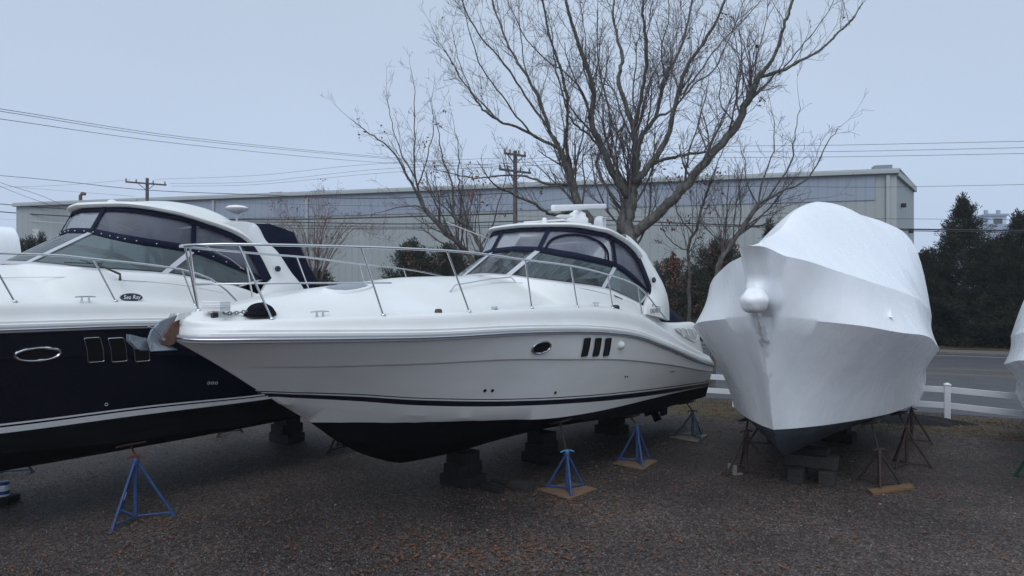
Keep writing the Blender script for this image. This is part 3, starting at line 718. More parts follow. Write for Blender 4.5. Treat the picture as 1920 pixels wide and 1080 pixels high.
# ---- fittings shared by the two cruisers
def plan_rail(q):                                # half-beam of the bow rail
    if q < .1: return 0
    return Cv([(.1, 0), (.13, .13), (.2, .26), (.4, .44), (.7, .66), (1.2, .93), (2, 1.28), (3, 1.52), (4, 1.66), (5.5, 1.76), (7, 1.79), (9, 1.76), (10.2, 1.70)])(q)
def fittings(root, fr, c, rail_pix, rail_pts, posts, endq, mid=None, endz=None):
    sec = c['section']
    def deckz(q, t):
        s_ = sec(q); ts = [(a, z) for a, z in s_][10:]
        if t >= ts[0][0]: return ts[0][1]
        for (a, z), (a2, z2) in zip(ts, ts[1:]):
            if a >= t >= a2: return lerp(z, z2, (a-t)/max(1e-6, a-a2))
        return ts[-1][1]
    c['deckz'] = deckz
    rz = Cv([(q, z) for q, z, t in fr.trace(rail_pix, lambda q, z: plan_rail(q))]+rail_pts)
    br = empty('bow_rail'); br.parent = root
    ql = fr.trace(rail_pix[-1:], lambda q, z: plan_rail(q))[0][0]
    qs = [.1, .11, .13, .17, .23, .32, .45, .6, .75]+[lerp(.95, ql, i/26) for i in range(27)]
    half = [Vector((q, plan_rail(q), rz(q))) for q in qs]
    endp = Vector((endq+.06, BS(endq)-.14, deckz(endq, BS(endq)-.14)))
    endp = Vector((endq+.03, BS(endq)-.14, endz if endz else endp.z)); half += [endp]
    path = [Vector((p.x, -p.y, p.z)) for p in reversed(half[1:])]+half
    b = MB(); b.tube([loc(*p) for p in path], .0155, 8); b.build('top_rail', M['steel'], br, smooth=60)
    for pp in posts:
        qt, qb = pp[:2]
        for sg in ((1, -1) if len(pp) < 3 else (1,)):
            tb = pp[2] if len(pp) > 2 else max(.02, BS(qb)-.14); tt = plan_rail(qt) if len(pp) < 3 else pp[2]*1.2
            b = MB(); b.tube([loc(qt, sg*tt, rz(qt)), loc(qb, sg*tb, deckz(qb, tb)-.01)], .0125, 7)
            b.lathe(loc(qb, sg*tb, deckz(qb, tb)), [(.03, -.005), (.03, .008), (.016, .02)], 10)
            b.build('stanchion', M['steel'], br, smooth=60)
    if mid:
        f0 = mid[1]
        mq = [q for q in qs if q <= mid[0]]
        hm = []
        for q in mq:
            shift = .28
            qq = q+shift*.55; hm.append(Vector((qq, plan_rail(q)*1.02, lerp(rz(q), deckz(max(.05, qq), max(.02, BS(max(.05, qq))-.14)), f0))))
        b = MB(); b.tube([loc(p.x, -p.y, p.z) for p in reversed(hm[1:])]+[loc(*p) for p in hm], .0105, 7); b.build('mid_rail', M['steel'], br, smooth=60)
    return rz
def cleat(root, c, q, t, sg=1):
    z = c['deckz'](q, t); y = lambda p: loc(q+p[0], sg*t, z+p[1])
    b = MB(); b.tube([y((-.13, .055)), y((-.06, .06)), y((.06, .06)), y((.13, .055))], [.007, .011, .011, .007], 7)
    for x in (-.045, .045): b.tube([y((x, -.005)), y((x, .058))], [.016, .010], 8)
    return b.build('cleat', M['steel'], root, smooth=50)
def on_side(c, q, z, off=0.0):
    t = c['tf'](q, z); d1 = c['tf'](q+.05, z)-c['tf'](q-.05, z); d2 = c['tf'](q, z+.03)-c['tf'](q, z-.03)
    ax = Vector((.1, d1, 0)).normalized(); az = Vector((0, d2, .06)).normalized(); n = az.cross(ax) if True else None
    n = Vector((-d1/.1, 1, -d2/.06)).normalized()
    return Vector((q, t, z))+n*off, ax, az, n
def side_patch(c, cq, cz, outline, off, depth=.0):
    vs = []
    for x, y in outline:
        p, ax, az, n = on_side(c, cq+x, cz+y, off); vs.append(loc(*p))
    return vs
def side_ring(root, fr, c, name, px, py, outline, m_rim, m_fill, rimw=.014, fill_name='glass', tuber=None):
    q, z, t = fr.trace([(px, py)], c['tf'])[0]
    p = empty(name); p.parent = root
    vs = side_patch(c, q, z, outline, .028); n = len(vs)
    cen = sum(vs, Vector())/n
    b = MB(); b.add([cen]+vs, [(0, i+1, (i+1) % n+1) for i in range(n)]); b.build(fill_name, m_fill, p)
    b = MB(); vo = side_patch(c, q, z, outline, .030)
    for i in range(n): b.tube([vo[i], vo[(i+1) % n]], tuber or rimw, 6, cap=False)
    b.build('frame', m_rim, p, smooth=60)
    return q, z
def oval(a, b_, n=24): return [(a*math.cos(6.28318*i/n), b_*math.sin(6.28318*i/n)) for i in range(n)]
def vent_shape(w_, h_, lean): 
    o_ = [(-.5, -.46), (-.42, -.5), (.42, -.5), (.5, -.46), (.56, 0), (.5, .46), (.42, .5), (-.42, .5), (-.5, .46), (-.44, 0)]
    return [(x*w_+y*lean, y*h_) for x, y in o_]
def text_mesh(name, txt, size, m, parent, matrix, sx_=1.0, shear=0):
    cu = bpy.data.curves.new('t', 'FONT'); cu.body = txt; cu.size = size; cu.align_x = 'CENTER'; cu.align_y = 'CENTER'; cu.shear = shear; cu.extrude = .0015
    o = bpy.data.objects.new('t', cu); COL.objects.link(o)
    bpy.context.view_layer.update()
    me = bpy.data.meshes.new_from_object(o.evaluated_get(bpy.context.evaluated_depsgraph_get())); bpy.data.objects.remove(o)
    me.transform(Matrix.Diagonal((sx_, 1, 1, 1))); me.transform(matrix); me.materials.clear(); me.materials.append(m)
    ob = bpy.data.objects.new(name, me); COL.objects.link(ob); ob.parent = parent; return ob
def basis(o_, x, y, z): 
    return Matrix(((x.x, y.x, z.x, o_.x), (x.y, y.y, z.y, o_.y), (x.z, y.z, z.z, o_.z), (0, 0, 0, 1)))

def sq(fr, px, py, t=None):
    tf_ = (lambda q, z: max(.02, BS(q)-.14)) if t is None else None
    return fr.trace([(px, py)], tf_)[0][0]
def rq(fr, px, py): return fr.trace([(px, py)], lambda q, z: plan_rail(q) if q > -.4 else 0)[0][0]

# main cruiser
A_posts = [(.10, .26, 0.0)]+[(rq(O_MAIN, a, b_), sq(O_MAIN, c_, d_)) for a, b_, c_, d_ in
    [(447, 458, 510, 598), (677, 463, 719, 591), (838, 470, 880, 584), (985, 487, 997, 577), (1070, 498, 1083, 574), (1140, 515, 1149, 576), (1196, 536, 1204, 590)]]
print('posts', A_posts)
endA = sq(O_MAIN, 1249, 601)
fittings(boatA, O_MAIN, cfgA, [(430, 458), (675, 463), (838, 470), (985, 487), (1070, 498), (1140, 515), (1190, 533), (1212, 552), (1232, 578)], [(.1, 3.66)], A_posts, endA, mid=(2.1, .52), endz=O_MAIN.trace([(1249, 600)], lambda q, z: max(.02, BS(q)-.14))[0][1])
dzA = cfgA['deckz']
def pt(fr, c, px, py, t):
    q, z = fr.T(px, py, t); return q, z
for px, py in ((600, 600), (1118, 578)):
    q = O_MAIN.trace([(px, py)], lambda q, z: max(.02, BS(q)-.24))[0][0]
    for sg in (1, -1): cleat(boatA, cfgA, q, BS(q)-.24, sg)
q, z = side_ring(boatA, O_MAIN, cfgA, 'porthole', 1013, 650, [(x, y) for x, y in oval(.20, .088)], M['steel'], M['vent'], tuber=.015)
VENT = [vent_shape(.165, .285, -.01)]
for px in (1096, 1117, 1136):
    side_ring(boatA, O_MAIN, cfgA, 'side_vent', px, 650, VENT[0], M['black'], M['vent'], fill_name='grille', tuber=.010)
q, z, t = O_MAIN.trace([(1162, 647)], cfgA['tf'])[0]
p_, ax, az, n_ = on_side(cfgA, q, z); Mn = Matrix((Vector((ax.x, -ax.y, ax.z)), Vector((az.x, -az.y, az.z)), Vector((n_.x, -n_.y, n_.z)))).transposed()
b = MB(); b.lathe(loc(*p_), [(.075, -.02), (.075, .03), (.06, .06), (.03, .085), (.001, .09)], 16, M=Mn); b.build('vent_cover', M['gel'], boatA, smooth=50)
for px, py in ((909, 732), (923, 732), (1041, 736), (1172, 706), (1176, 706), (1257, 697), (1260, 697), (1263, 697), (1268, 664), (1272, 664)):
    q, z, t = O_MAIN.trace([(px, py)], cfgA['tf'])[0]; p_, ax, az, n_ = on_side(cfgA, q, z)
    Mn = Matrix((Vector((ax.x, -ax.y, ax.z)), Vector((az.x, -az.y, az.z)), Vector((n_.x, -n_.y, n_.z)))).transposed()
    b = MB(); r_ = .024 if px < 1100 else .014; b.lathe(loc(*p_), [(r_, -.01), (r_, .012), (r_*.6, .014), (r_*.5, .004), (.001, .004)], 12, M=Mn); b.build('thru_hull_outlet', M['black'], boatA, smooth=40)
# bow eye
q, z = O_MAIN.T(489, 731, .0); b = MB(); b.tube([loc(q+.0, .0, z+.03), loc(q-.06, 0, z+.0), loc(q+.02, 0, z-.05)], .014, 6); b.build('bow_eye', M['steel'], boatA, smooth=60)
# deck hatch
M['smoked'] = mat('smoked_acrylic', (.10, .115, .13), .12, coat=.3)
0 and print("sec", [tuple(round(x,2) for x in p) for p in cfgA["section"](1.5)], cfgA["zg"](1.5), cfgA["zs"](1.5))

# handrails on the foredeck
for sg in (1, -1):
    b = MB(); pts = [(3.4, .95), (3.55, .93), (4.6, .80), (5.2, .72), (5.32, .72)]
    b.tube([loc(q, sg*t, dzA(q, t)+(.075 if 0 < i < 4 else 0)) for i, (q, t) in enumerate(pts)], .011, 7); b.build('grab_rail', M['steel'], boatA, smooth=60)
for px, py in ((822, 583), (927, 578)):
    q = O_MAIN.trace([(px, py)], lambda q, z: max(.02, BS(q)-.2))[0][0]
    b = MB(); b.lathe(loc(q, BS(q)-.2, dzA(q, BS(q)-.2)), [(.045, -.01), (.05, .012), (.04, .045), (.001, .05)], 12); b.build('deck_filler', M['rust' if px < 900 else 'steel'], boatA, smooth=40)
q = O_MAIN.trace([(1154, 575)], lambda q, z: max(.02, BS(q)-.2))[0][0]
b = MB(); b.lathe(loc(q, BS(q)-.2, dzA(q, BS(q)-.2)), [(.07, -.01), (.075, .03), (.05, .06), (.001, .065)], 14); b.build('side_light', M['black'], boatA, smooth=40)
q, z = O_MAIN.T(500, 551, -.45); b = MB(); b.lathe(loc(1.15, -.8, dzA(1.15, .8)), [(.04, -.01), (.05, .02), (.035, .05), (.001, .052)], 10); b.build('bow_light', M['black'], boatA)
def hit(fr, c, px, py, lo=-1.9):
    t = 1.8
    while t > lo:
        q, z = fr.T(px, py, t)
        if 0 < q < 9 and abs(t) < BS(q)-.1 and z <= c['deckz'](q, abs(t)): return q, t
        t -= .01
    return 1, 0
print('hits', [hit(O_MAIN, cfgA, *p) for p in ((405, 598), (490, 594), (650, 548), (498, 556), (610, 550), (760, 541))])
def hatch(root, fr, c, pix):
    vs = []
    for px, py in pix:
        q, t = hit(fr, c, px, py, -.9); vs.append(loc(q, t, c['deckz'](q, abs(t))+.022))
    n = len(vs); cen = sum(vs, Vector())/n; h = empty('deck_hatch'); h.parent = root
    inn = [cen+(v-cen)*.84+Vector((0, 0, .012)) for v in vs]
    b = MB(); b.add([cen+Vector((0, 0, .016))]+inn, [(0, i+1, (i+1) % n+1) for i in range(n)]); b.build('lens', M['smoked'], h, smooth=30)
    b = MB(); low = [cen+(v-cen)*1.04-Vector((0, 0, .04)) for v in vs]
    b.grid([low+[low[0]], vs+[vs[0]], inn+[inn[0]]]); b.build('frame', M['gel'], h, smooth=50)
hatch(boatA, O_MAIN, cfgA, [(601, 546), (612, 541), (632, 537), (660, 535), (686, 536), (699, 539), (692, 543), (672, 548), (648, 551), (620, 550)])
# searchlight
sx0, st0 = hit(O_MAIN, cfgA, 405, 598); zz = dzA(sx0, st0)
sp = empty('searchlight'); sp.parent = boatA
b = MB(); b.lathe(loc(sx0, st0, zz), [(.10, -.02), (.10, .01), (.055, .02), (.05, .05), (.075, .08)], 16); b.build('pedestal', M['plastic'], sp, smooth=40)
b = MB()
for k in range(7): b.box(loc(sx0, st0, zz+.085+k*.016), (.17-.006*abs(k-3), .27-.008*abs(k-3), .011), rz=.25)
b.box(loc(sx0, st0, zz+.135), (.155, .25, .11), rz=.25); b.build('lamp_head', M['plastic'], sp, bevel=.008)
b = MB(); b.box(loc(sx0-.05, st0+.05, zz+.04), (.06, .05, .05)); b.build('latch', M['black'], sp)
# windlass cover and chain
def blob(c_, r_, m_, name, parent, sd=1, n=14, flat=0, amp=1.0):
    rr = random.Random(sd); bm = bmesh.new(); bmesh.ops.create_uvsphere(bm, u_segments=n*2, v_segments=n, radius=1)
    ph = [rr.random()*6 for _ in range(6)]
    for v in bm.verts:
        a = math.atan2(v.co.y, v.co.x); k = 1+amp*(.07*math.sin(3*a+ph[0])+.05*math.sin(5*a+ph[1]+3*v.co.z)+.04*math.sin(7*v.co.z+ph[2]))
        v.co = Vector((v.co.x*k*r_[0], v.co.y*k*r_[1], max(-flat, v.co.z*k)*r_[2]))+Vector(c_)
    me = bpy.data.meshes.new(name); bm.to_mesh(me); bm.free(); me.materials.append(m_); me.polygons.foreach_set('use_smooth', [True]*len(me.polygons))
    o = bpy.data.objects.new(name, me); COL.objects.link(o); o.parent = parent; return o
wq, wt_ = hit(O_MAIN, cfgA, 488, 594)
blob(loc(wq, wt_, dzA(wq, wt_)+.02), (.17, .15, .125), M['blackcanvas'], 'windlass_cover', boatA, 3, flat=.1)
def chain(root, a, b_, name='anchor_chain', r=.008, link=.05):
    a, b_ = Vector(a), Vector(b_); n = int((b_-a).length/(link*.72)); m_ = MB(); d = (b_-a).normalized()
    s1 = d.cross(Vector((0, 0, 1))).normalized(); s2 = s1.cross(d)
    for i in range(n):
        c_ = a.lerp(b_, (i+.5)/n)-Vector((0, 0, .012*math.sin(math.pi*i/n))); u = s1 if i % 2 else s2
        pts = [c_+d*math.cos(t*.7854)*link*.5+u*math.sin(t*.7854)*link*.32 for t in range(9)]
        m_.tube(pts, r, 5, cap=False)
    return m_.build(name, M['galv'], root, smooth=60)
chain(boatA, loc(sx0+.05, st0-.12, dzA(sx0, st0)+.05), loc(wq-.1, wt_, dzA(wq, wt_)+.07))
# anchor on its roller
an = empty('anchor'); an.parent = boatA
zt = dzA(.12, .02)
def AP(px, py, t=0.0):
    q, z = O_MAIN.T(px, py, t); return Vector((q, t, z))
def plate(outl, th, name, m_, par, t0=0.0):
    b = MB(); vs = [AP(x, y, t0) for x, y in outl]; n = len(vs)
    A_ = [loc(v.x, v.y-th/2, v.z) for v in vs]; B_ = [loc(v.x, v.y+th/2, v.z) for v in vs]
    b.add(A_+B_, [tuple(range(n)), tuple(range(2*n-1, n-1, -1))]+[(i, n+i, n+(i+1) % n, (i+1) % n) for i in range(n)])
    return b.build(name, m_, par, bevel=.004)
plate([(372, 587), (373, 592), (350, 596), (332, 600), (318, 612), (307, 625), (298, 645), (283, 657), (276, 640), (283, 620), (300, 602), (326, 592), (350, 588)], .035, 'shank', M['galv'], an)
plate([(346, 596), (336, 620), (322, 645), (310, 649), (298, 645), (297, 636), (308, 622), (318, 606), (330, 597)], .10, 'roller_cheek', M['rust'], boatA)
# plough blades
b = MB()
tip = AP(333, 656, 0); hl_ = AP(282, 657, .0); up_ = AP(272, 634, 0)
fl = AP(243, 627, .03); fl2 = AP(243, 640, .03); fm = AP(258, 655, .03); 
b.add([loc(*tip), loc(*hl_), loc(*fl), loc(*fl2), loc(*fm), loc(*up_), loc(fl.x, -fl.y, fl.z), loc(fl2.x, -fl2.y, fl2.z), loc(fm.x, -fm.y, fm.z)],
      [(0, 1, 5), (1, 4, 3, 2, 5), (1, 8, 7, 6, 5)])
b.build('fluke', M['galv'], an, solid=.018)
b = MB(); v = [AP(333, 656, .0), AP(300, 640, .0), AP(276, 636, .06), AP(283, 659, .11), AP(318, 657, .07)]
b.add([loc(*x) for x in v]+[loc(x.x, -x.y, x.z) for x in v], [(0, 1, 2, 3, 4), (9, 8, 7, 6, 5)]); b.build('plough', M['galv'], an, solid=.012)
for px, py in ((337, 606), (305, 636)):
    b = MB(); c_ = AP(px, py, .055); b.tube([loc(c_.x, c_.y-.02, c_.z), loc(c_.x, c_.y+.025, c_.z)], .018, 8); b.build('bolt', M['steel'], boatA, smooth=40)
b = MB(); b.tube([loc(*AP(278, 612, .07)), loc(*AP(288, 616, .07)), loc(*AP(303, 633, .06))], .007, 6); b.build('retaining_pin', M['steel'], an, smooth=60)
# bow roller platform
b = MB(); b.bar(loc(0, 0, zt-.03), loc(.45, 0, zt+.012), .13, .04); b.build('roller_channel', M['steel'], boatA, bevel=.01)
b = MB()
for sg in (1, -1): b.prism([(-.06, zt-.08), (-.02, zt+.0), (.12, zt+.02), (.12, zt-.02)], lambda x, y, t: loc(x, t, y), sg*.085-.006, sg*.085+.006)
b.build('roller_bracket', M['gel'], boatA)
# hardtop gear of the main cruiser
HT = cfgA['hcrown']
def A3(px, py, t): q, z = O_MAIN.T(px, py, t); return loc(q, t, z)
ra = empty('radar'); ra.parent = boatA
c0 = O_MAIN.T(1083, 412, 0)
b = MB(); b.lathe(A3(1083, 414, 0), [(.22, -.06), (.22, .04), (.17, .09), (.165, .15), (.10, .18), (.07, .23)], 20); b.build('pedestal', M['plastic'], ra, smooth=45)
e0, e1 = A3(1036, 390, .28), A3(1134, 387, -.10)
b = MB(); b.bar(e0, e1, .09, .115); b.build('antenna_bar', M['plastic'], ra, bevel=.03)
sd_ = empty('satellite_dome'); sd_.parent = boatA
b = MB(); b.lathe(A3(1125, 421, -.1), [(.13, -.1), (.135, .02), (.13, .08), (.105, .14), (.06, .175), (.001, .185)], 20); b.build('dome', M['plastic'], sd_, smooth=60)
b = MB(); b.lathe(A3(1058, 411, .1), [(.02, -.08), (.02, 0), (.16, .045), (.17, .06), (.12, .08), (.001, .09)], 20); b.build('gps_antenna', M['plastic'], boatA, smooth=45)
b = MB(); b.lathe(A3(1021, 414, .1), [(.045, -.06), (.045, .035), (.03, .055), (.001, .06)], 12); b.build('nav_antenna', M['plastic'], boatA, smooth=45)
b = MB(); b.lathe(A3(1134, 414, .05), [(.02, -.1), (.02, .05), (.05, .055), (.05, .08), (.001, .085)], 10); b.build('anchor_light', M['alu'], boatA, smooth=45)
b = MB(); b.box(A3(1040, 418, 0)+Vector((.12, 0, .0)), (1.1, .9, .04)); b.build('roof_hatch', M['gel'], boatA, bevel=.02)
b = MB(); a0 = loc(7.0, -1.2, 4.22); b.tube([A3(914, 447, -1.25), A3(838, 417, -1.3)], [.012, .006], 6); b.build('whip_antenna', M['plastic'], boatA)
# arch badge, name, stern rail, vents of the quarter
def disc(root, P_, r_, m_, name, nrm=Vector((-.15, -1, .05))):
    b = MB(); n = nrm.normalized(); x = n.cross(Vector((0, 0, 1))).normalized(); y = x.cross(n); Mn = Matrix((x, y, n)).transposed()
    b.lathe(P_, [(r_, -.01), (r_, .012), (r_*.9, .018), (.001, .018)], 18, M=Mn); return b.build(name, m_, root, smooth=40)
disc(boatA, A3(1226, 525, 1.575), .055, M['badge'], 'arch_badge')
P_ = A3(1229, 583, 1.70)
Mx = basis(P_, Vector((1, .02, .02)).normalized(), Vector((0, .12, 1)).normalized(), Vector((0, -1, .1)))
text_mesh('boat_name', 'SUNDANCER', .125, M['badge'], boatA, Mx, .68)
text_mesh('model_number', '40', .075, M['badge'], boatA, basis(A3(1224, 573, 1.68), Vector((1, .02, .02)).normalized(), Vector((0, .12, 1)).normalized(), Vector((0, -1, .1))), .8)
b = MB(); b.tube([A3(1228, 573, 1.68), A3(1233, 575, 1.68), A3(1241, 576, 1.68)], [.002, .008, .002], 5); b.build('swoosh', M['badge'], boatA)
b = MB(); b.tube([A3(1214, 496, 1.42), A3(1226, 505, 1.45), A3(1240, 530, 1.5), A3(1247, 552, 1.55), A3(1246, 562, 1.55)], .016, 7); b.build('arch_hand_rail', M['steel'], boatA, smooth=60)
# aft cover
b = MB(); g = []
for q, z, w_ in ((9.35, 2.55, 1.38), (9.5, 2.86, 1.38), (9.9, 2.80, 1.40), (10.6, 2.66, 1.36), (11.2, 2.50, 1.3)):
    g.append([loc(q, w_*x, (z if abs(x) < .95 else 2.42)+.08*(1-x*x)) for x in (-1.02, -.94, -.5, 0, .5, .94, 1.02)])
b.grid(g); b.build('cockpit_cover', M['canvas'], boatA, smooth=60, solid=.01)
# quarter vent recess with fins
qv = empty('quarter_vent'); qv.parent = boatA
def qhit(px, py, off=.012):
    t = 1.9
    while t > 1.2:
        q, z = O_MAIN.T(px, py, t)
        if 9 < q < 11.6 and z <= max([zz_ for tt_, zz_ in cfgA['section'](q)[8:] if tt_ >= t-.02] or [0]): break
        t -= .005
    return loc(q-.0, t+off, z+off)
o1 = [qhit(*p) for p in ((1264, 617), (1280, 616), (1296, 618), (1307, 626), (1307, 636), (1301, 642), (1292, 637), (1280, 629), (1270, 622))]
n = len(o1); cen = sum(o1, Vector())/n
b = MB(); b.add([cen]+o1, [(0, i+1, (i+1) % n+1) for i in range(n)]); b.build('recess', M['grey_gel'], qv)
b = MB()
for i in range(n): b.tube([o1[i], o1[(i+1) % n]], .007, 6)
b.build('rim', M['gel'], qv, smooth=60)
for px in (1276, 1286, 1296):
    b = MB(); b.bar(qhit(px-2, 618, .02), qhit(px+4, 633, .02), .05, .025); b.build('fin', M['gel'], qv, bevel=.006)
# wiper, running gear
b = MB(); b.tube([loc(7.35, 1.62, 3.0), loc(7.3, 1.48, 3.07), loc(7.25, 1.42, 3.12)], .012, 6); b.build('wiper_pivot', M['black'], boatA)
for sg in (1, -1):
    b = MB(); b.tube([loc(9.2, sg*.75, .75), loc(10.6, sg*.75, .50)], .03, 8); b.tube([loc(10.4, sg*.75, .52), loc(10.4, sg*.75, .95)], .04, 6)
    for k in range(4):
        a = k*1.571+.4; b.bar(loc(10.62, sg*.75, .5), loc(10.66, sg*.75+.26*math.cos(a), .5+.26*math.sin(a)), .17, .02, up=(1, .4, 0))
    b.build('propeller_shaft', M['bottom'], boatA)
    b = MB(); b.prism([(11.0, .85), (11.4, .85), (11.35, .3), (11.05, .3)], lambda x, y, t: loc(x, t, y), sg*.75-.025, sg*.75+.025); b.build('rudder', M['bottom'], boatA)

# navy cruiser fittings
B_posts = [(.7, 1.1), (2.0, 2.4)]+[(rq(O_NAVY, a, b_), sq(O_NAVY, c_, d_)) for a, b_, c_, d_ in [(-25, 475, 28, 565), (175, 487, 217, 564), (341, 505, 366, 571)]]
endB = sq(O_NAVY, 452, 580)
fittings(boatB, O_NAVY, cfgB, [(0, 475), (100, 478), (180, 486), (260, 494), (340, 505), (390, 520), (425, 545)], [(.1, 4.0), (2, 3.9)], B_posts, endB)
print('B posts', B_posts, endB)
q, t = hit(O_NAVY, cfgB, 160, 567); 
for sg in (1, -1): cleat(boatB, cfgB, q, t, sg)
side_ring(boatB, O_NAVY, cfgB, 'porthole', 70, 663, oval(.25, .082), M['steel'], M['vent'], tuber=.017)
for px in (175, 219, 262):
    side_ring(boatB, O_NAVY, cfgB, 'side_vent', px, 655, vent_shape(.20, .33, -.085), M['steel'], M['vent'], fill_name='grille', tuber=.006)
for px, py in ((391, 718), (398, 718), (405, 718), (199, 758)):
    q, z, t = O_NAVY.trace([(px, py)], cfgB['tf'])[0]; p_, ax, az, n_ = on_side(cfgB, q, z, .004)
    Mn = Matrix((Vector((ax.x, -ax.y, ax.z)), Vector((az.x, -az.y, az.z)), Vector((n_.x, -n_.y, n_.z)))).transposed()
    b = MB(); b.tube([loc(*p_)+Mn @ Vector((.02*math.cos(k*.5236), .02*math.sin(k*.5236), .006)) for k in range(13)], .005, 5, cap=False); b.build('thru_hull_outlet', M['alu'], boatB, smooth=40)
def B3(px, py, t): q, z = O_NAVY.T(px, py, t); return loc(q, t, z)
# oval maker's badge on the deck side
q, t = hit(O_NAVY, cfgB, 246, 558)
z = cfgB['deckz'](q, t); z2 = cfgB['deckz'](q, t-.05); q2, t2 = hit(O_NAVY, cfgB, 280, 560)
X_ = Vector((1, 0, .0)); Z_ = Vector((0, -(.06), .6)).normalized()
bc = B3(246, 558, t+.05); Yv = Vector((0, .35, 1)).normalized(); Nn = Vector((0, -1, .35)).normalized()
bd = empty('maker_badge'); bd.parent = boatB
Mb = Matrix((X_, Yv, Nn)).transposed()
def flat(pts, name, m_, par, o_, th=.008):
    n = len(pts); vs = [Mb @ Vector((x, y, 0))+o_ for x, y in pts]+[Mb @ Vector((x, y, th))+o_ for x, y in pts]
    b = MB(); b.add(vs, [tuple(range(n-1, -1, -1)), tuple(range(n, 2*n))]+[(i, (i+1) % n, n+(i+1) % n, n+i) for i in range(n)]); return b.build(name, m_, par)
flat(oval(.165, .068, 32), 'rim', M['steel'], bd, bc, .006); flat(oval(.155, .060, 32), 'plate', M['badge'], bd, bc+Nn*.004, .006)
text_mesh('lettering', 'Sea Ray', .085, M['white'], bd, basis(bc+Nn*.014, X_, Yv, Nn), .9, .35)
# wiper
b = MB(); b.tube([B3(225, 525, 1.55), B3(225, 514, 1.5), B3(185, 497, 1.35), B3(150, 487, 1.2)], [.02, .018, .010, .007], 6); b.tube([B3(120, 492, 1.25), B3(192, 495, 1.32)], .008, 5); b.build('wiper', M['black'], boatB)
b = MB(); b.lathe(B3(444, 414, .6), [(.02, -.25), (.02, .08), (.03, .12), (.19, .20), (.20, .225), (.14, .26), (.001, .28)], 22); b.build('gps_antenna', M['plastic'], boatB, smooth=45)
b = MB(); b.lathe(B3(210, 380, .3), [(.07, -.05), (.06, .03), (.03, .045), (.001, .05)], 12); b.build('nav_antenna', M['plastic'], boatB, smooth=45)
# folded back cover behind the arch
b = MB(); g = []
for q, z, w_ in ((8.35, 4.28, 1.30), (8.8, 4.30, 1.34), (9.3, 4.19, 1.34), (9.36, 4.05, 1.36), (9.6, 3.6, 1.38), (9.9, 3.15, 1.4), (10.2, 2.6, 1.42)):
    g.append([loc(q, w_*x, z-(0 if abs(x) < .99 else (z-2.6)*.98)) for x in (-1.03, -.98, -.5, 0, .5, .98, 1.03)])
b.grid(g); b.build('cockpit_cover', M['canvas'], boatB, smooth=50, solid=.01)
for (px, py) in ((452, 492),):
    b = MB(); b.tube([B3(380, 458, 1.45), B3(430, 484, 1.5), B3(458, 505, 1.53)], .012, 6); b.build('screen_rail', M['steel'], boatB, smooth=60)
disc(boatB, B3(521, 504, 1.62), .05, M['badge'], 'arch_badge')

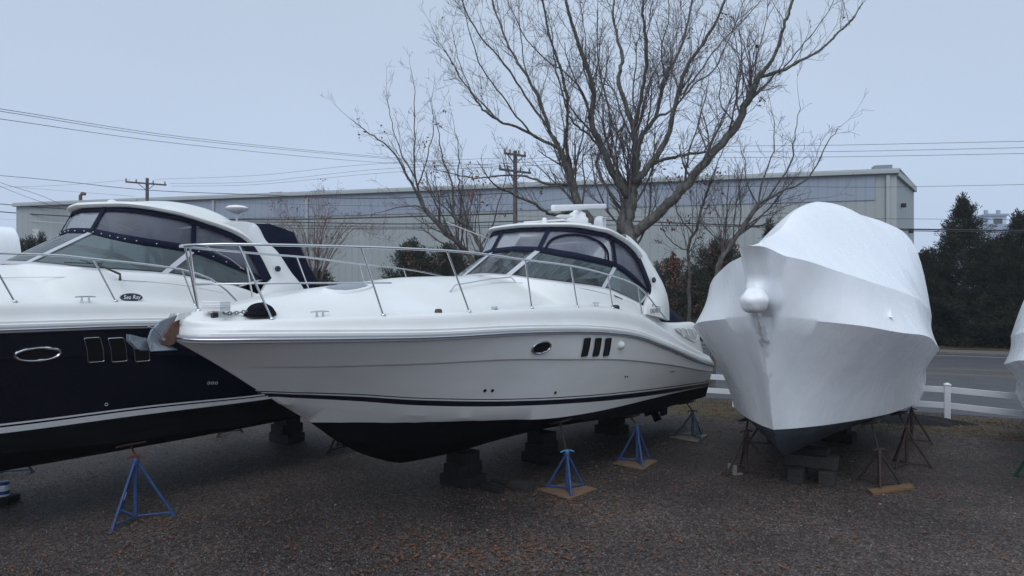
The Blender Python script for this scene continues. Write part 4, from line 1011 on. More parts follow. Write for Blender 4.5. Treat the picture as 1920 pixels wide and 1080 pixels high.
# ---------------------------------------------------------------- boats under white shrink wrap
M['wrap'] = mat('shrink_wrap', (.86, .875, .89), .25, col2=(.80, .82, .85), nscale=1.2, noise=.5, bump=(3.2, .30), bdist=.06, spec=.5, stretch=(1, 1, .45))
M['crumple'] = mat('crumpled_wrap', (.84, .855, .87), .3, bump=(14, .5), bdist=.03, stretch=(1, 1, .4))
M['greyhull'] = mat('grey_antifouling', (.050, .058, .072), .6, col2=(.03, .035, .045), nscale=3, noise=.5)
DW = Vector((.53, .848))
def wrapped_boat(name, fr, zk=1.0, LW=8.8, hull_m=None, zoff=0.0, fa=1.0):
    root = empty(name, (fr.ox, fr.oy, 0), math.atan2(fr.d.y, fr.d.x))
    pA = Cv([(0, .0), (.25, .22), (1, .68), (2, 1.10), (3.4, 1.42), (5, 1.64), (7.8, 1.66)])       # plans measured aft from each row's start
    pB = Cv([(0, 0), (.05, .20), (.25, .52), (.7, .95), (1.4, 1.36), (2.4, 1.70), (4, 1.92), (6, 1.96), (8.6, 1.86)])
    pC = Cv([(0, 0), (.05, .19), (.25, .42), (.7, .72), (1.4, 1.08), (2.4, 1.42), (4, 1.70), (6, 1.80), (8.6, 1.76)])
    zA = Cv([(0, 1.13), (1.5, 1.12), (3, 1.07), (5, 1.02), (6.5, 1.02), (7.8, 1.22)])
    zB = Cv([(0, 2.80), (.5, 2.74), (2, 2.53), (3, 2.45), (5, 2.16), (7, 1.92), (8.6, 1.78)])
    zC = Cv([(0, 3.66), (.4, 3.57), (1, 3.42), (2, 3.24), (3, 3.12), (4.5, 2.95), (6, 2.78), (8.6, 2.56)])
    zT = Cv([(0, 3.80), (.7, 3.92), (1.3, 4.06), (2.2, 4.37), (3.5, 4.64), (5.0, 4.82), (6.0, 4.74), (7, 4.74), (8.6, 4.72)])
    hT = Cv([(0, .0), (.5, .08), (1, .12), (2, .22), (4, .42), (5.5, .75), (7, 1.16), (8.6, 1.42)])    # half-width of the flat top
    N = 90; U = [(i/N)**2.3 for i in range(N+1)]
    def base(s0, plan, zf): return [Vector((s0+(LW-s0)*u, plan((LW-s0)*u), zf((LW-s0)*u))) for u in U]
    pA0 = pA; pA = lambda q: pA0(q)*fa
    A, B_, C_ = base(1.07, pA, zA), base(.32, pB, zB), base(.32, pC, zC)
    for i, (a, b, c) in enumerate(zip(A, B_, C_)):
        k = (b.z-a.z)/(c.z-a.z); m_ = a.lerp(c, k); m_.x = lerp(m_.x, b.x, .75); B_[i] = m_.lerp(b, sm(b.y, .45, 1.25))
    T_ = base(.30, hT, zT)
    cs = Cv([(0, -.02), (.12, -.16), (.28, -.42), (.42, -.43), (.6, -.38), (.8, -.44), (1, -.60)])
    rows = []; 
    for f in [i/7 for i in range(8)]:
        r_ = [a.lerp(b, f)-Vector((0, math.sin(f*math.pi)*.10*sm(b.y, 0, .5), 0)) for a, b in zip(A, B_)]; rows.append(r_)
    for f in [i/20 for i in range(1, 21)]:
        r_ = []
        for b, c in zip(B_, C_):
            p = b.lerp(c, f); wd = .20+.05*sm(f, .7, 1)
            wd = Cv([(0, .16), (.3, .21), (.6, .185), (.8, .205), (1, .24)])(f)
            bb = math.exp(-(p.y/wd)**6); p.z += .09*bb*sm(f, .75, 1)
            p = Vector((p.x+cs(f)*bb, p.y-.05*math.sin(f*math.pi)*sm(p.y, .2, .8), p.z)); r_.append(p)
        rows.append(r_)
    Ce = rows[-1]
    for f in [i/16 for i in range(1, 17)]:
        r_ = []
        for c, t in zip(Ce, T_):
            far = sm(c.x, 1.5, 6)
            c = c.copy()
            c1 = Vector((lerp(c.x, t.x, .4), lerp(lerp(c.y, t.y, .55), t.y+.08, far), lerp(c.z, t.z, lerp(.35, .93, far)))); c2 = Vector((t.x, t.y*.95, t.z)); c3 = Vector((t.x, 0, t.z+.05)); g_ = 1-f
            r_.append(c*g_**3+c1*3*g_*g_*f+c2*3*g_*f*f+c3*f**3)
        rows.append(r_)
    b = MB()
    def sc(p, sg): return loc(p.x, sg*p.y, p.z*zk+zoff)
    for sg in (1, -1):
        b.grid([[sc(p, sg) for p in r_] for r_ in rows])
        rr = [r_[-1] for r_ in rows]
        b.grid([[sc(p, sg) for p in rr], [loc(p.x+.1, 0, p.z*zk+zoff) for p in rr]])
    b.build('shrink_wrap_cover', M['wrap'], root, smooth=31, weld=.004)
    K = [Vector((1.07+(LW-1.07)*u, 0, 0)) for u in U]
    kz = Cv([(0, 1.13), (.3, .82), (.8, .60), (1.5, .52), (8, .50)])
    b = MB()
    for sg in (1, -1):
        g = []
        for a, k in zip(A, K):
            kp = Vector((k.x, 0, kz(k.x-1.07))); i1 = a.lerp(kp, .0)
            g.append([loc(a.x+.02, sg*max(0, a.y-.015), a.z*zk+zoff+.05), loc(a.x+.02, sg*max(0, a.y-.02), a.z*zk+zoff-.02)]+[loc(lerp(a.x, kp.x, f), sg*lerp(max(0, a.y-.03), 0, f), (lerp(a.z-.05, kp.z, f))*zk+zoff) for f in (.33, .66, 1)])
        b.grid(g)
        b.add([g[-1][1], g[-1][2], g[-1][3], g[-1][4], loc(LW, 0, 1.3*zk+zoff)], [(0, 1, 2, 3, 4)])
    b.build('hull', hull_m or M['greyhull'], root, smooth=35, weld=.003)
    return root, (A, B_, C_)
FW = Frame(3.25, 9.61, DW)
wr, WR = wrapped_boat('wrapped_boat', FW)
tag(wr, 'boat fully covered in white shrink wrap, bow to the camera, beside the white cruiser', 'boat', 'boats under white shrink wrap')
def wrap_knob(px, py, t, r_=.035, par=wr, fr=FW):
    q, z = fr.T(px, py, t); b = MB(); b.lathe(loc(q, t+.0, z), [(.05, -.05), (r_, -.02), (r_*.7, .03), (.006, .09)], 10, M=None); b.build('vent_knob', M['wrap'], par, smooth=60)
def wrap_t(fr, px, py):                                  # where a sight line meets the port topside
    best = None
    for a, b_, c_ in zip(*WR):
        for k in range(11):
            p = b_.lerp(c_, k/10); X = fr.ox+p.x*fr.d.x+p.y*fr.n.x; Y = fr.oy+p.x*fr.d.y+p.y*fr.n.y
            e_ = abs(CX+F*X/Y-px)+abs(CY+F*(H-p.z)/Y-py)
            if best is None or e_ < best[0]: best = (e_, p)
    return best[1]
for px, py in ((1672, 590),):
    p = wrap_t(FW, px, py); b = MB(); b.lathe(loc(p.x, p.y-.02, p.z-.03), [(.06, -.03), (.045, .0), (.02, .06), (.006, .10)], 10); b.build('vent_knob', M['wrap'], wr, smooth=60)
# heat seam down the stem, crumpled
b = MB(); rr = random.Random(5)
def seam(px, py):
    q, z = FW.T(px, py, 0); return q, z
pts = [(1418, 578), (1423, 600), (1430, 630), (1436, 660), (1440, 700), (1445, 740), (1448, 780)]
cp = []
for (px, py) in pts:
    q, z = FW.T(px, py, 0); cp.append(Vector((q, 0, z)))
# knot of film under the pulpit
blob(loc(-.05, 0.0, 3.03), (.18, .185, .165), M['crumple'], 'pulpit_knot', wr, 8, flat=.97, amp=.7)
g = []
cq = catmull(cp, 6)
for i, p in enumerate(cq):
    f = i/(len(cq)-1); w_ = (.025+.03*math.sin(f*3.1))*(1+rr.uniform(-.35, .35))
    g.append([loc(p.x+.035+abs(k)*.05, .03+k*w_*1.1-.03, p.z+rr.gauss(0, .006)) + Vector((-.060-.012*rr.random(), 0, 0)) for k in (-1, -.6, -.2, .2, .6, 1)])
b = MB(); b.grid(g); b.build('heat_seam', M['crumple'], wr, smooth=25)
b = MB(); q, z = FW.T(1590, 800, 1.1); b.tube([loc(1.5, .05, .85), loc(3.2, .7, .98), loc(4.6, 1.2, 1.02)], .006, 4); b.build('belly_strap', M['iron'], wr)

F2 = Frame(8.54, 8.55, DW)
w2, _ = wrapped_boat('wrapped_boat', F2, zk=.80, LW=8.0, hull_m=M['bottom'], fa=1.02)
tag(w2, 'boat under white shrink wrap with a black bottom, cut off by the right edge', 'boat', 'boats under white shrink wrap')
F3 = Frame(-27.2, 24.5, DW)
w3, _ = wrapped_boat('wrapped_boat', F3, zk=1.24, LW=8.8)
tag(w3, 'distant boat in white shrink wrap behind the bushes at the left edge', 'boat', 'boats under white shrink wrap')

# ---------------------------------------------------------------- boat stands, boards, blocks
def under_main(fr, c):
    def f(x, y):
        dx, dy = x-fr.ox, y-fr.oy; q = dx*fr.d.x+dy*fr.d.y; t = dx*fr.n.x+dy*fr.n.y
        sg = 1 if t > 0 else -1; tc_ = max(min(abs(t)-.04, BC(q)*.92), abs(t)-.13); z = lerp(.57, c['zc'](q), min(1.05, tc_/BC(q)))
        return fr.n*(sg*tc_-t), z
    return f
def under_wrap(fr):
    def f(x, y):
        dx, dy = x-fr.ox, y-fr.oy; q = dx*fr.d.x+dy*fr.d.y; t = dx*fr.n.x+dy*fr.n.y
        sg = 1 if t > 0 else -1; a = min(WR[0], key=lambda p: abs(p.x-q)); tc_ = max(min(abs(t)-.03, a.y*.88), abs(t)-.12); z = lerp(.55, a.z-.04, min(1, tc_/max(.1, a.y)))
        return fr.n*(sg*tc_-t), z
    return f
UA, UB, UW = under_main(O_MAIN, cfgA), under_main(O_NAVY, cfgB), under_wrap(FW)
def stand(cx, cy, r, apex, ang, top, leg_m, label, pole_m=None, handle_m=None, lean=(0, 0), pad=True, pad_m=None, sticker=False):
    if callable(top):
        lv, zc_ = top(cx, cy); lean = (lv.x, lv.y); top = zc_-.04
    root = empty('boat_stand', (cx, cy, 0)); tag(root, label, 'boat stand', 'screw stands propping up the boats')
    for k in range(3):
        a = R(ang+120*k); fx, fy = r*math.cos(a), r*math.sin(a)
        b = MB(); b.tube([(0.02*math.cos(a), .02*math.sin(a), apex), (fx, fy, .02)], .021, 8); b.box((fx, fy, .012), (.06, .06, .024), rz=a)
        b.build('leg', leg_m, root, smooth=50)
        b = MB(); b.tube([(0, 0, .05), (fx*.97, fy*.97, .05)], .015, 7); b.build('foot_bar', leg_m, root, smooth=50)
    b = MB(); b.tube([(0, 0, .03), (0, 0, apex+.04)], .028, 10); b.lathe((0, 0, apex+.0), [(.038, -.05), (.045, .0), (.045, .03), (.034, .05)], 12); b.build('centre_tube', leg_m, root, smooth=45)
    tp = Vector((lean[0], lean[1], top))
    b = MB(); b.tube([(0, 0, apex-.05), (lean[0]*.2, lean[1]*.2, apex+.1), tp], .016, 8); b.build('screw', pole_m or M['iron'], root, smooth=50)
    b = MB(); hz = apex+.07
    b.tube([(-.11, -.03, hz-.02), (-.05, -.015, hz+.005), (.05, .015, hz+.005), (.11, .03, hz-.02)], .013, 7); b.lathe((0, 0, hz-.015), [(.032, -.02), (.036, .02), (.03, .035)], 10); b.build('handle', handle_m or leg_m, root, smooth=50)
    if pad:
        b = MB(); Mx_ = Matrix.Rotation(math.atan2(NV.y, NV.x), 3, 'Z') @ Matrix.Rotation(-.25, 3, 'Y'); b.box(tp+Vector((0, 0, .012)), (.26, .30, .025), M=Mx_); b.build('pad', pad_m or M['darktimber'], root, bevel=.004)
    if sticker:
        a = R(ang); p0 = Vector((0, 0, apex)); p1 = Vector((r*math.cos(a), r*math.sin(a), .02)); b = MB()
        b.tube([p0.lerp(p1, .46), p0.lerp(p1, .57)], .0225, 8, cap=False); b.build('sticker', M['plastic'], root, smooth=60)
    return root
stand(-5.20, 9.95, .47, .80, -98, UB, M['blue'], 'bright blue stand with a rusty orange screw under the navy boat, nearest the camera', M['orange'], M['orange'], pad_m=M['rust_dark'], sticker=True)
stand(.87, 11.37, .34, .56, -83, UA, M['blue'], 'blue stand with light blue handle on a wet plywood board under the white cruiser', M['iron'], M['teal'])
stand(2.29, 13.18, .34, .62, -83, UA, M['blue'], 'blue stand on weathered board, middle one of three beside the white cruiser', M['iron'], M['fadedblue'])
stand(3.86, 15.4, .36, .50, -75, UA, M['fadedblue'], 'faded dark teal stand on a pale board below the stern of the white cruiser', M['iron'], M['iron'])
stand(-8.75, 12.35, .45, .72, 20, UB, M['fadedblue'], 'blue grey stand half hidden under the navy boat at the left edge', M['iron'])
stand(-6.3, 15.8, .36, .55, -90, UB, M['iron'], 'dark stand far behind under the navy boat, beside the block pile', M['iron'])
stand(-3.35, 14.3, .40, .55, -120, UB, M['iron'], 'dark stand in shadow behind the bow of the white cruiser', M['iron'])
stand(4.05, 12.45, .42, .66, -155, UW, M['iron'], 'rusty dark stand with one foot on a white block, left front of the wrapped boat', M['iron'])
stand(5.2, 14.6, .40, .66, -80, UW, M['iron'], 'rusty dark stand at the left rear of the wrapped boat', M['iron'])
stand(5.95, 11.66, .36, .52, -115, UW, M['iron'], 'rusty stand standing on a yellow plank, right front of the wrapped boat', M['iron'])
stand(7.10, 12.95, .38, .62, -25, UW, M['iron'], 'rusty dark stand under the right middle of the wrapped boat', M['iron'])
stand(8.30, 14.95, .36, .62, -30, UW, M['iron'], 'rusty dark stand at the right rear of the wrapped boat', M['iron'])
stand(8.6, 11.6, .62, .95, 215, 1.05, M['green'], 'dark green stand at the right edge under the cut off boat', M['iron'])
def board(name, quad, th, m_, label, cat, z0=.0, group=None):
    v = [G(*p) for p in quad]; b = MB(); A_ = [(p.x, p.y, z0+.003) for p in v]; B_ = [(p.x, p.y, z0+th) for p in v]
    b.add(A_+B_, [(3, 2, 1, 0), (4, 5, 6, 7)]+[(i, (i+1) % 4, 4+(i+1) % 4, 4+i) for i in range(4)])
    o = b.build(name, m_, bevel=.003); return tag(o, label, cat, group)
BG = 'boards under the stands'
board('plywood_board', [(1007, 919), (1067, 938), (1119, 918), (1069, 905)], .022, M['ply'], 'orange brown wet plywood square under the nearest stand of the white cruiser', 'board', group=BG)
board('plywood_board', [(1147, 870), (1206, 882), (1233, 866), (1192, 858)], .022, M['ply'], 'brown grey plywood square under the middle blue stand', 'board', group=BG)
board('plywood_board', [(1255, 821), (1308, 830), (1327, 817), (1288, 811)], .022, M['greyply'], 'pale grey plywood square under the farthest stand of the white cruiser', 'board', group=BG)
board('wooden_plank', [(1627, 922), (1636, 930), (1714, 918), (1706, 911)], .045, M['yellowwood'], 'yellowish plank lying under the right front stand of the wrapped boat', 'plank', group=BG)
def block(cx, cy, size, m_, label, z0=0, rz=None, cat='block', name='keel_block', group='blocks carrying the keels', tap=1):
    b = MB(); b.box((0, 0, 0), size, rz=math.atan2(DV.y, DV.x) if rz is None else rz, tap=tap); o = b.build(name, m_, bevel=.012, loc=(cx, cy, z0+size[2]/2)); return tag(o, label, cat, group)
def pile(cx, cy, where, n=3, w_=.44, h_=.184, m_=None):
    for k in range(n):
        lv = ['lowest', 'middle', 'topmost'][k if n == 3 else (0 if k == 0 else 2)]
        block(cx, cy, (w_-.04*k, .62-.10*k, h_), m_ or M['darktimber'], f'dark block, {lv} of the pile {where}', z0=k*h_, rz=math.atan2(DV.y, DV.x)+(k % 2)*1.571)
pile(-.80, 11.75, 'under the forefoot of the white cruiser')
pile(.55, 13.3, 'under the middle keel of the white cruiser')
pile(2.2, 15.9, 'under the stern of the white cruiser')
pile(-4.72, 15.1, 'under the navy boat, behind the cruiser bow', m_=M['concrete'])
pile(-8.3, 10.6, 'under the bow of the navy boat')
rw = math.atan2(DW.y, DW.x)
for i, (x, y) in enumerate(((4.76, 11.98), (5.17, 11.80))):
    block(x, y, (.55, .23, .235), M['timber'], ['squared timber stub under the left end of the weathered beam', 'squared timber stub under the right end of the weathered beam'][i], rz=rw+.06*i, cat='timber', name='timber_stub', group='timber stubs under the weathered beam')
block(4.97, 11.95, (.32, .80, .19), M['timber'], 'weathered squared beam across two timber stubs', z0=.25, rz=rw)
block(4.97, 11.97, (.30, .55, .10), M['darktimber'], 'small dark block between the weathered beam and the wrapped boat keel', z0=.45, rz=rw)
pile(6.85, 15.1, 'in shadow under the stern of the wrapped boat')
def beam(p0, p1, w_, h_, m_, label, name='loose_timber'):
    a, c = G(*p0), G(*p1); b = MB(); b.bar(Vector((a.x, a.y, h_/2+.003)), Vector((c.x, c.y, h_/2+.003)), w_, h_); return tag(b.build(name, m_, bevel=.008), label, 'timber', 'loose timbers by the blocks')
beam((922, 903), (968, 912), .10, .05, M['timber'], 'thin grey offcut on the gravel behind the thicker grey timber')
beam((958, 915), (1000, 921), .15, .13, M['timber'], 'thick grey timber end on the gravel left of the plywood board')
beam((905, 915), (940, 926), .14, .09, M['darktimber'], 'dark timber on the gravel against the keel blocks of the white cruiser')
b = MB(); b.box((0, 0, .09), (.05, .20, .17), rz=.3); b.box((.06, .02, .02), (.16, .2, .03), rz=.3); tag(b.build('white_block', M['greyply'], bevel=.006, loc=(3.78, 12.35, 0)), 'chipped white block leaning at the foot of a rusty stand', 'block')
# paint can
pc = empty('paint_can', (-7.6, 10.75, 0)); tag(pc, 'white and blue paint can standing on a brown box at the left edge', 'paint can')
b = MB(); b.lathe((0, 0, .10), [(.085, 0), (.085, .20), (.08, .205)], 20); b.build('tin', M['paintcan'], pc, smooth=50)
b = MB(); b.lathe((0, 0, .27), [(.087, 0), (.087, .035), (.08, .04)], 20); b.build('lid_band', M['canblue'], pc, smooth=50)
b = MB(); b.lathe((0, 0, .13), [(.0865, 0), (.0865, .05)], 20); b.build('label_band', M['canblue'], pc, smooth=50)
b = MB(); b.tube([(.087*math.cos(k*.26), -.03-.087*math.sin(k*.26)*.6, .29-.05*math.sin(k*.26)) for k in range(13)], .003, 4); b.build('handle', M['steel'], pc)
tag((lambda b: (b.box((-7.6, 10.75, .05), (.34, .28, .098)), b.build('wooden_box', M['darktimber'], bevel=.01))[1])(MB()), 'low brown box under the paint can at the left edge', 'box')
# a length of hose / vine on the gravel
b = MB(); b.tube(catmull([Vector((G(x, y).x, G(x, y).y, .010)) for x, y in ((1306, 886), (1318, 893), (1330, 894), (1338, 890), (1350, 890), (1362, 884))], 5), .008, 5); tag(b.build('rope', M['twig'], smooth=60), 'short greenish rope lying on the gravel by the white block', 'rope')
b = MB(); b.tube([Vector((G(x, y).x, G(x, y).y, .012)) for x, y in ((480, 955), (498, 949), (512, 945))], .007, 5); tag(b.build('stick', M['twig'], smooth=60), 'thin dark stick on the gravel under the navy boat', 'stick')

# ---------------------------------------------------------------- fence by the road
fence = empty('rail_fence', rd(1.5, 20.0)); tag(fence, 'white two rail vinyl fence along the road behind the boats', 'fence')
def fl(v): return Vector((v.x-fence.location.x, v.y-fence.location.y, v.z))
posts = [rd(1.5-2.45*k, 20.0) for k in range(9)]; posts = [Vector((11.85, 15.45, 0)), rd(1.5, 20.0)]+posts[1:]
posts = [Vector((13.2, 13.4, 0))]+posts
for p in posts:
    b = MB(); b.box(fl(p)+Vector((0, 0, .44)), (.13, .13, .88), rz=math.atan2(RD.y, RD.x)); b.box(fl(p)+Vector((0, 0, .895)), (.155, .155, .03), rz=math.atan2(RD.y, RD.x)); b.box(fl(p)+Vector((0, 0, .925)), (.13, .13, .03), rz=math.atan2(RD.y, RD.x), tap=.35); b.build('post', M['whitevinyl'], fence, bevel=.006)
for a, c in zip(posts, posts[1:]):
    for z in (.775, .40):
        d = (c-a).normalized()*.066; b = MB(); b.bar(fl(a+d)+Vector((0, 0, z)), fl(c-d)+Vector((0, 0, z)), .038, .14); b.build('rail', M['whitevinyl'], fence, bevel=.004)
M['mulch'] = mat('black_mulch', (.014, .013, .014), .95, bump=(25, 1), bdist=.05)
b = MB(); rr = random.Random(4); g = []
for i in range(9):
    r_ = []
    for j in range(29):
        a = j/28*6.2832; q = i/8; r0 = (1+.12*math.sin(3*a)+.08*math.sin(7*a+1))
        r_.append(rd(.6+1.45*q*r0*math.cos(a), 19.75+.55*q*r0*math.sin(a), .15*(1-q**2)+.008+.02*rr.random()*(q < .9)))
    g.append(r_)
b.grid(g); tag(b.build('mulch_bed', M['mulch'], smooth=60), kind='structure')

# ---------------------------------------------------------------- warehouse behind the road
def on_line(px, a=(26.63, 50.0), b_=(-48.4, 70.3)):
    r = (px-CX)/F; k = (a[0]-r*a[1])/((a[0]-b_[0])-r*(a[1]-b_[1])); return k
WA, WBk = Vector((26.63, 50, 0)), Vector((-48.4, 70.3, 0)); WD = (WBk-WA).normalized(); WN = Vector((-WD.y, WD.x, 0)); WN = WN if WN.y < 0 else -WN
wl = (WBk-WA).length
wh = empty('warehouse', WA, math.atan2(WD.y, WD.x)); tag(wh, 'long pale metal clad warehouse with bluish panels under its roof edge', 'warehouse')
sgn = 1 if (Matrix.Rotation(math.atan2(WD.y, WD.x), 3, 'Z').inverted() @ WN).y > 0 else -1        # local y towards the road
def wx(px): return on_line(px)*wl
ZE, ZS = 11.25, 9.35
x0b, x1b = wx(1640), wx(285)
def wbox(name, x0, x1, y0, y1, z0, z1, m_, bev=0, par=None):
    b = MB(); b.box(((x0+x1)/2, sgn*(y0+y1)/2, (z0+z1)/2), (x1-x0, abs(y1-y0), z1-z0)); return b.build(name, m_, par or wh, bevel=bev)
ri = Matrix.Rotation(math.atan2(WD.y, WD.x), 3, 'Z').inverted(); cb = ri @ (Vector((32.6, 58.4, 0))-WA)
def foot(o_, z0, z1, name, m_, ex=0):
    b = MB(); fp = [(-o_-ex*.0, sgn*o_), (wl+o_, sgn*o_), (wl+o_, cb.y-sgn*o_), (cb.x-o_, cb.y-sgn*o_)]
    b.prism(fp, lambda x, y, t: Vector((x, y, t)), z0, z1); return b.build(name, m_, wh)
foot(0, 0, ZE-.02, 'wall', M['wall'])
wbox('translucent_panel', x0b, x1b, .005, .06, ZS, ZE-.25, M['wallblue'])
foot(.22, ZE+.16, ZE+.24, 'roof', M['roof'])
wbox('gutter', -.18, wl+.18, .0, .34, ZE-.12, ZE+.15, M['trim'], .03)
b = MB(); b.bar((-.12, 0, ZE-.06), (cb.x-.12, cb.y, ZE-.06), .2, .42); b.build('gable_trim', M['trim'], wh)
for px in (1664, 577, 402, 133): wbox('downspout', wx(px)-.12, wx(px)+.12, .01, .22, 0, ZE-.24, M['trim'], .02)
wbox('corner_trim', -.06, .35, .002, .05, 0, ZE-.24, M['trim'])
for px, w_ in ((492, 1.2), (573, 1.4)): wbox('roof_vent', wx(px)-w_/2, wx(px)+w_/2, -3.2, -2, ZE+.2, ZE+.62, M['galv'])
wbox('roof_unit', .05, 1.2, -1.6, -.6, ZE+.2, ZE+.62, M['galv'])
b = MB(); q = wx(118); b.tube([(q, sgn*-2, ZE), (q, sgn*-2, ZE+1.0), (q-.25, sgn*-2, ZE+1.25), (q-.55, sgn*-2, ZE+1.15)], .16, 8); b.build('stack_pipe', M['rust'], wh, smooth=50)
wbox('louvre', wx(62), wx(75), .01, .08, 8.0, 8.9, M['grey_gel'])
for y_, z_ in ((-3, 9.2), (-7.5, 7.6)):
    b = MB(); q = cb*(y_/-10.8); b.box((q.x-.16, q.y, z_), (.3, .35, .3)); b.build('wall_lamp', M['black'], wh, bevel=.04)
M['duct'] = mat('duct_grey', (.30, .32, .33), .5)
# ---- far house with a cupola
fh = empty('far_house', (140, 213, 0)); tag(fh, 'distant house with a cupola, haze tinted into its colours, above the dark cedars on the right', 'house')
M['farwall'] = mat('hazed_far_wall', (.50, .56, .66), .8); M['farroof'] = mat('hazed_far_roof', (.30, .35, .43), .8)  # distance haze is mixed into both house colours
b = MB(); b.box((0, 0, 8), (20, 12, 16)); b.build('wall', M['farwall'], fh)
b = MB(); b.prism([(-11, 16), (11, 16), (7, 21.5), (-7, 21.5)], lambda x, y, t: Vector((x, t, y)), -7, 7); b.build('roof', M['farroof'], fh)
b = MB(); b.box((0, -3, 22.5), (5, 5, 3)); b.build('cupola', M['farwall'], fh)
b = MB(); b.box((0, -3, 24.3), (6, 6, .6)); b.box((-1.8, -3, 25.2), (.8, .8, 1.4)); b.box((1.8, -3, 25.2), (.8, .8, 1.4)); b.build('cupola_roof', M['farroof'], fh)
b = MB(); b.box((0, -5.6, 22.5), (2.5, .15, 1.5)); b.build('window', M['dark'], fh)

# ---------------------------------------------------------------- utility poles and lines
def W(px, py, p=41.2):
    r = (px-CX)/F; Y = p/(.452*r+.892); return P(px, py, Y)
def pole(px, ytop, label, arms, p=41.2, gear=False):
    t = W(px, ytop, p); root = empty('utility_pole', (t.x, t.y, 0)); tag(root, label, 'utility pole', 'utility poles along the far side of the road')
    b = MB(); b.tube([(0, 0, 0), (0, 0, t.z)], [.19, .13], 10); b.build('pole', M['polewood'], root, smooth=50)
    ad = Vector((.80, .60, 0)) if True else RN
    for z, l in arms:
        b = MB(); b.bar(Vector((0, -.16, z))-ad*l/2, Vector((0, -.16, z))+ad*l/2, .10, .13); b.bar((0, -.1, z-.6), Vector((0, -.16, z))+ad*.7, .04, .05); b.bar((0, -.1, z-.6), Vector((0, -.16, z))-ad*.7, .04, .05); b.build('crossarm', M['polewood'], root)
        for k in (-1, -.5, .35, .95):
            c_ = Vector((0, -.16, z))+ad*l/2*k*.97; b = MB(); b.lathe(c_, [(.05, .05), (.07, .12), (.05, .16), (.07, .22), (.03, .32)], 8); b.build('insulator', M['insul'], root, smooth=60)
    if gear:
        b = MB(); b.lathe((-.75, -.3, 9.65), [(.3, 0), (.3, .8), (.22, .9)], 12); b.lathe((-.75, -.3, 10.5), [(.05, 0), (.07, .2), (.04, .35)], 8); b.build('transformer', M['duct'], root, smooth=50)
        b = MB(); b.bar((-.7, -.3, 10.2), (1.6, -.2, 9.9), .08, .10); b.lathe((1.3, -.2, 10.0), [(.06, 0), (.08, .2), (.04, .35)], 8); b.build('lower_arm', M['polewood'], root)
    return root
pole(276, 334, 'brown utility pole with transformer behind the hardtop of the navy boat', [(12.2, 3.2)], gear=True)
pole(966, 283, 'weathered utility pole with two crossarms seen through the big bare tree', [(11.7, 1.7), (10.65, 2.5)])
WG = 'overhead lines across the view'
def wire(pts, r, m_, label, yf=None):
    v = [W(*p) if yf is None else P(p[0], p[1], yf(p[0])) for p in pts]
    b = MB(); b.tube(catmull(v, 5), r, 5, cap=False); return tag(b.build('power_line', m_, smooth=60), label, 'overhead line', WG)
cross = lambda px: lerp(19, 45.9, max(0, px)/966) if px <= 966 else 45.9
wire([(-60, 198), (0, 204), (345, 257), (690, 292), (960, 312)], .008, M['wire'], 'uppermost thin line crossing the sky at the left', cross)
wire([(-60, 203), (0, 208.5), (345, 261), (690, 294.5), (960, 314)], .008, M['wire'], 'thin line just below the uppermost one at the left', cross)
wire([(-60, 217), (0, 223), (345, 270.5), (700, 304), (985, 318)], .008, M['wire'], 'third thin line from the top crossing the sky at the left', cross)
wire([(290, 336), (480, 329), (680, 309), (940, 296)], .010, M['wire'], 'upper thin line between the two utility poles')
wire([(320, 344), (480, 341), (700, 318), (960, 306)], .010, M['wire'], 'middle thin line between the two utility poles')
wire([(322, 349), (480, 346), (720, 324), (985, 311)], .010, M['wire'], 'lower thin line between the two utility poles')
wire([(960, 300), (1300, 277), (1580, 272), (1960, 264)], .011, M['wire'], 'top one of three lines over the warehouse at the right')
wire([(960, 306), (1300, 287), (1580, 284), (1960, 276)], .011, M['wire'], 'middle one of three lines over the warehouse at the right')
wire([(985, 311), (1300, 297), (1580, 294), (1960, 287)], .011, M['wire'], 'lowest one of three lines over the warehouse at the right')
wire([(-60, 322), (0, 329), (100, 338), (270, 356), (480, 365), (700, 372), (962, 362)], .026, M['wire'], 'black cable sagging past the brown pole over the navy boat')
wire([(-60, 353), (0, 351), (120, 347), (245, 337)], .012, M['greywire'], 'faint line rising to the brown pole crossarm from the left')
wire([(20, 350), (120, 358), (250, 368)], .010, M['wire'], 'thin line running down to the transformer at the left')
wire([(-50, 318), (0, 342), (70, 364), (140, 391), (270, 415)], .020, M['wire'], 'upper one of two steep dark cables at the left edge')
wire([(-50, 322), (0, 349), (70, 376), (140, 397), (270, 418)], .020, M['wire'], 'lower one of two steep dark cables at the left edge')
wire([(-60, 376), (0, 382.5), (140, 393), (275, 400)], .040, M['wire'], 'dark cable above the thick bundle at the left edge')
wire([(-60, 389), (0, 397), (140, 406), (275, 410), (480, 412), (700, 408), (964, 400)], .05, M['wire'], 'thickest black cable bundle running left to right behind the boats')
wire([(275, 414), (560, 417), (760, 420), (964, 415), (1100, 412), (1290, 419), (1480, 425), (1720, 430), (1960, 433)], .036, M['wire'], 'thick black cable over the cedars at the right')
wire([(275, 418), (560, 423), (760, 426), (964, 422), (1290, 423), (1480, 428), (1720, 433), (1960, 436)], .022, M['wire'], 'black cable just below the thick one over the cedars')
wire([(275, 422), (560, 428), (760, 429), (964, 425)], .024, M['wire'], 'lowest black cable in front of the warehouse')
wire([(275, 375), (480, 381), (700, 386), (964, 383)], .010, M['wire'], 'thin line across the bluish warehouse panels')
wire([(964, 383), (1280, 352), (1640, 351), (1960, 345)], .010, M['wire'], 'single thin line running off the warehouse to the right')
wire([(964, 405), (1637, 410), (1960, 412)], .010, M['wire'], 'thin line just above the thick cables at the right')
wire([(-60, 406), (0, 410), (130, 419), (275, 424)], .022, M['whitewire'], 'pale cable low in front of the warehouse at the left')

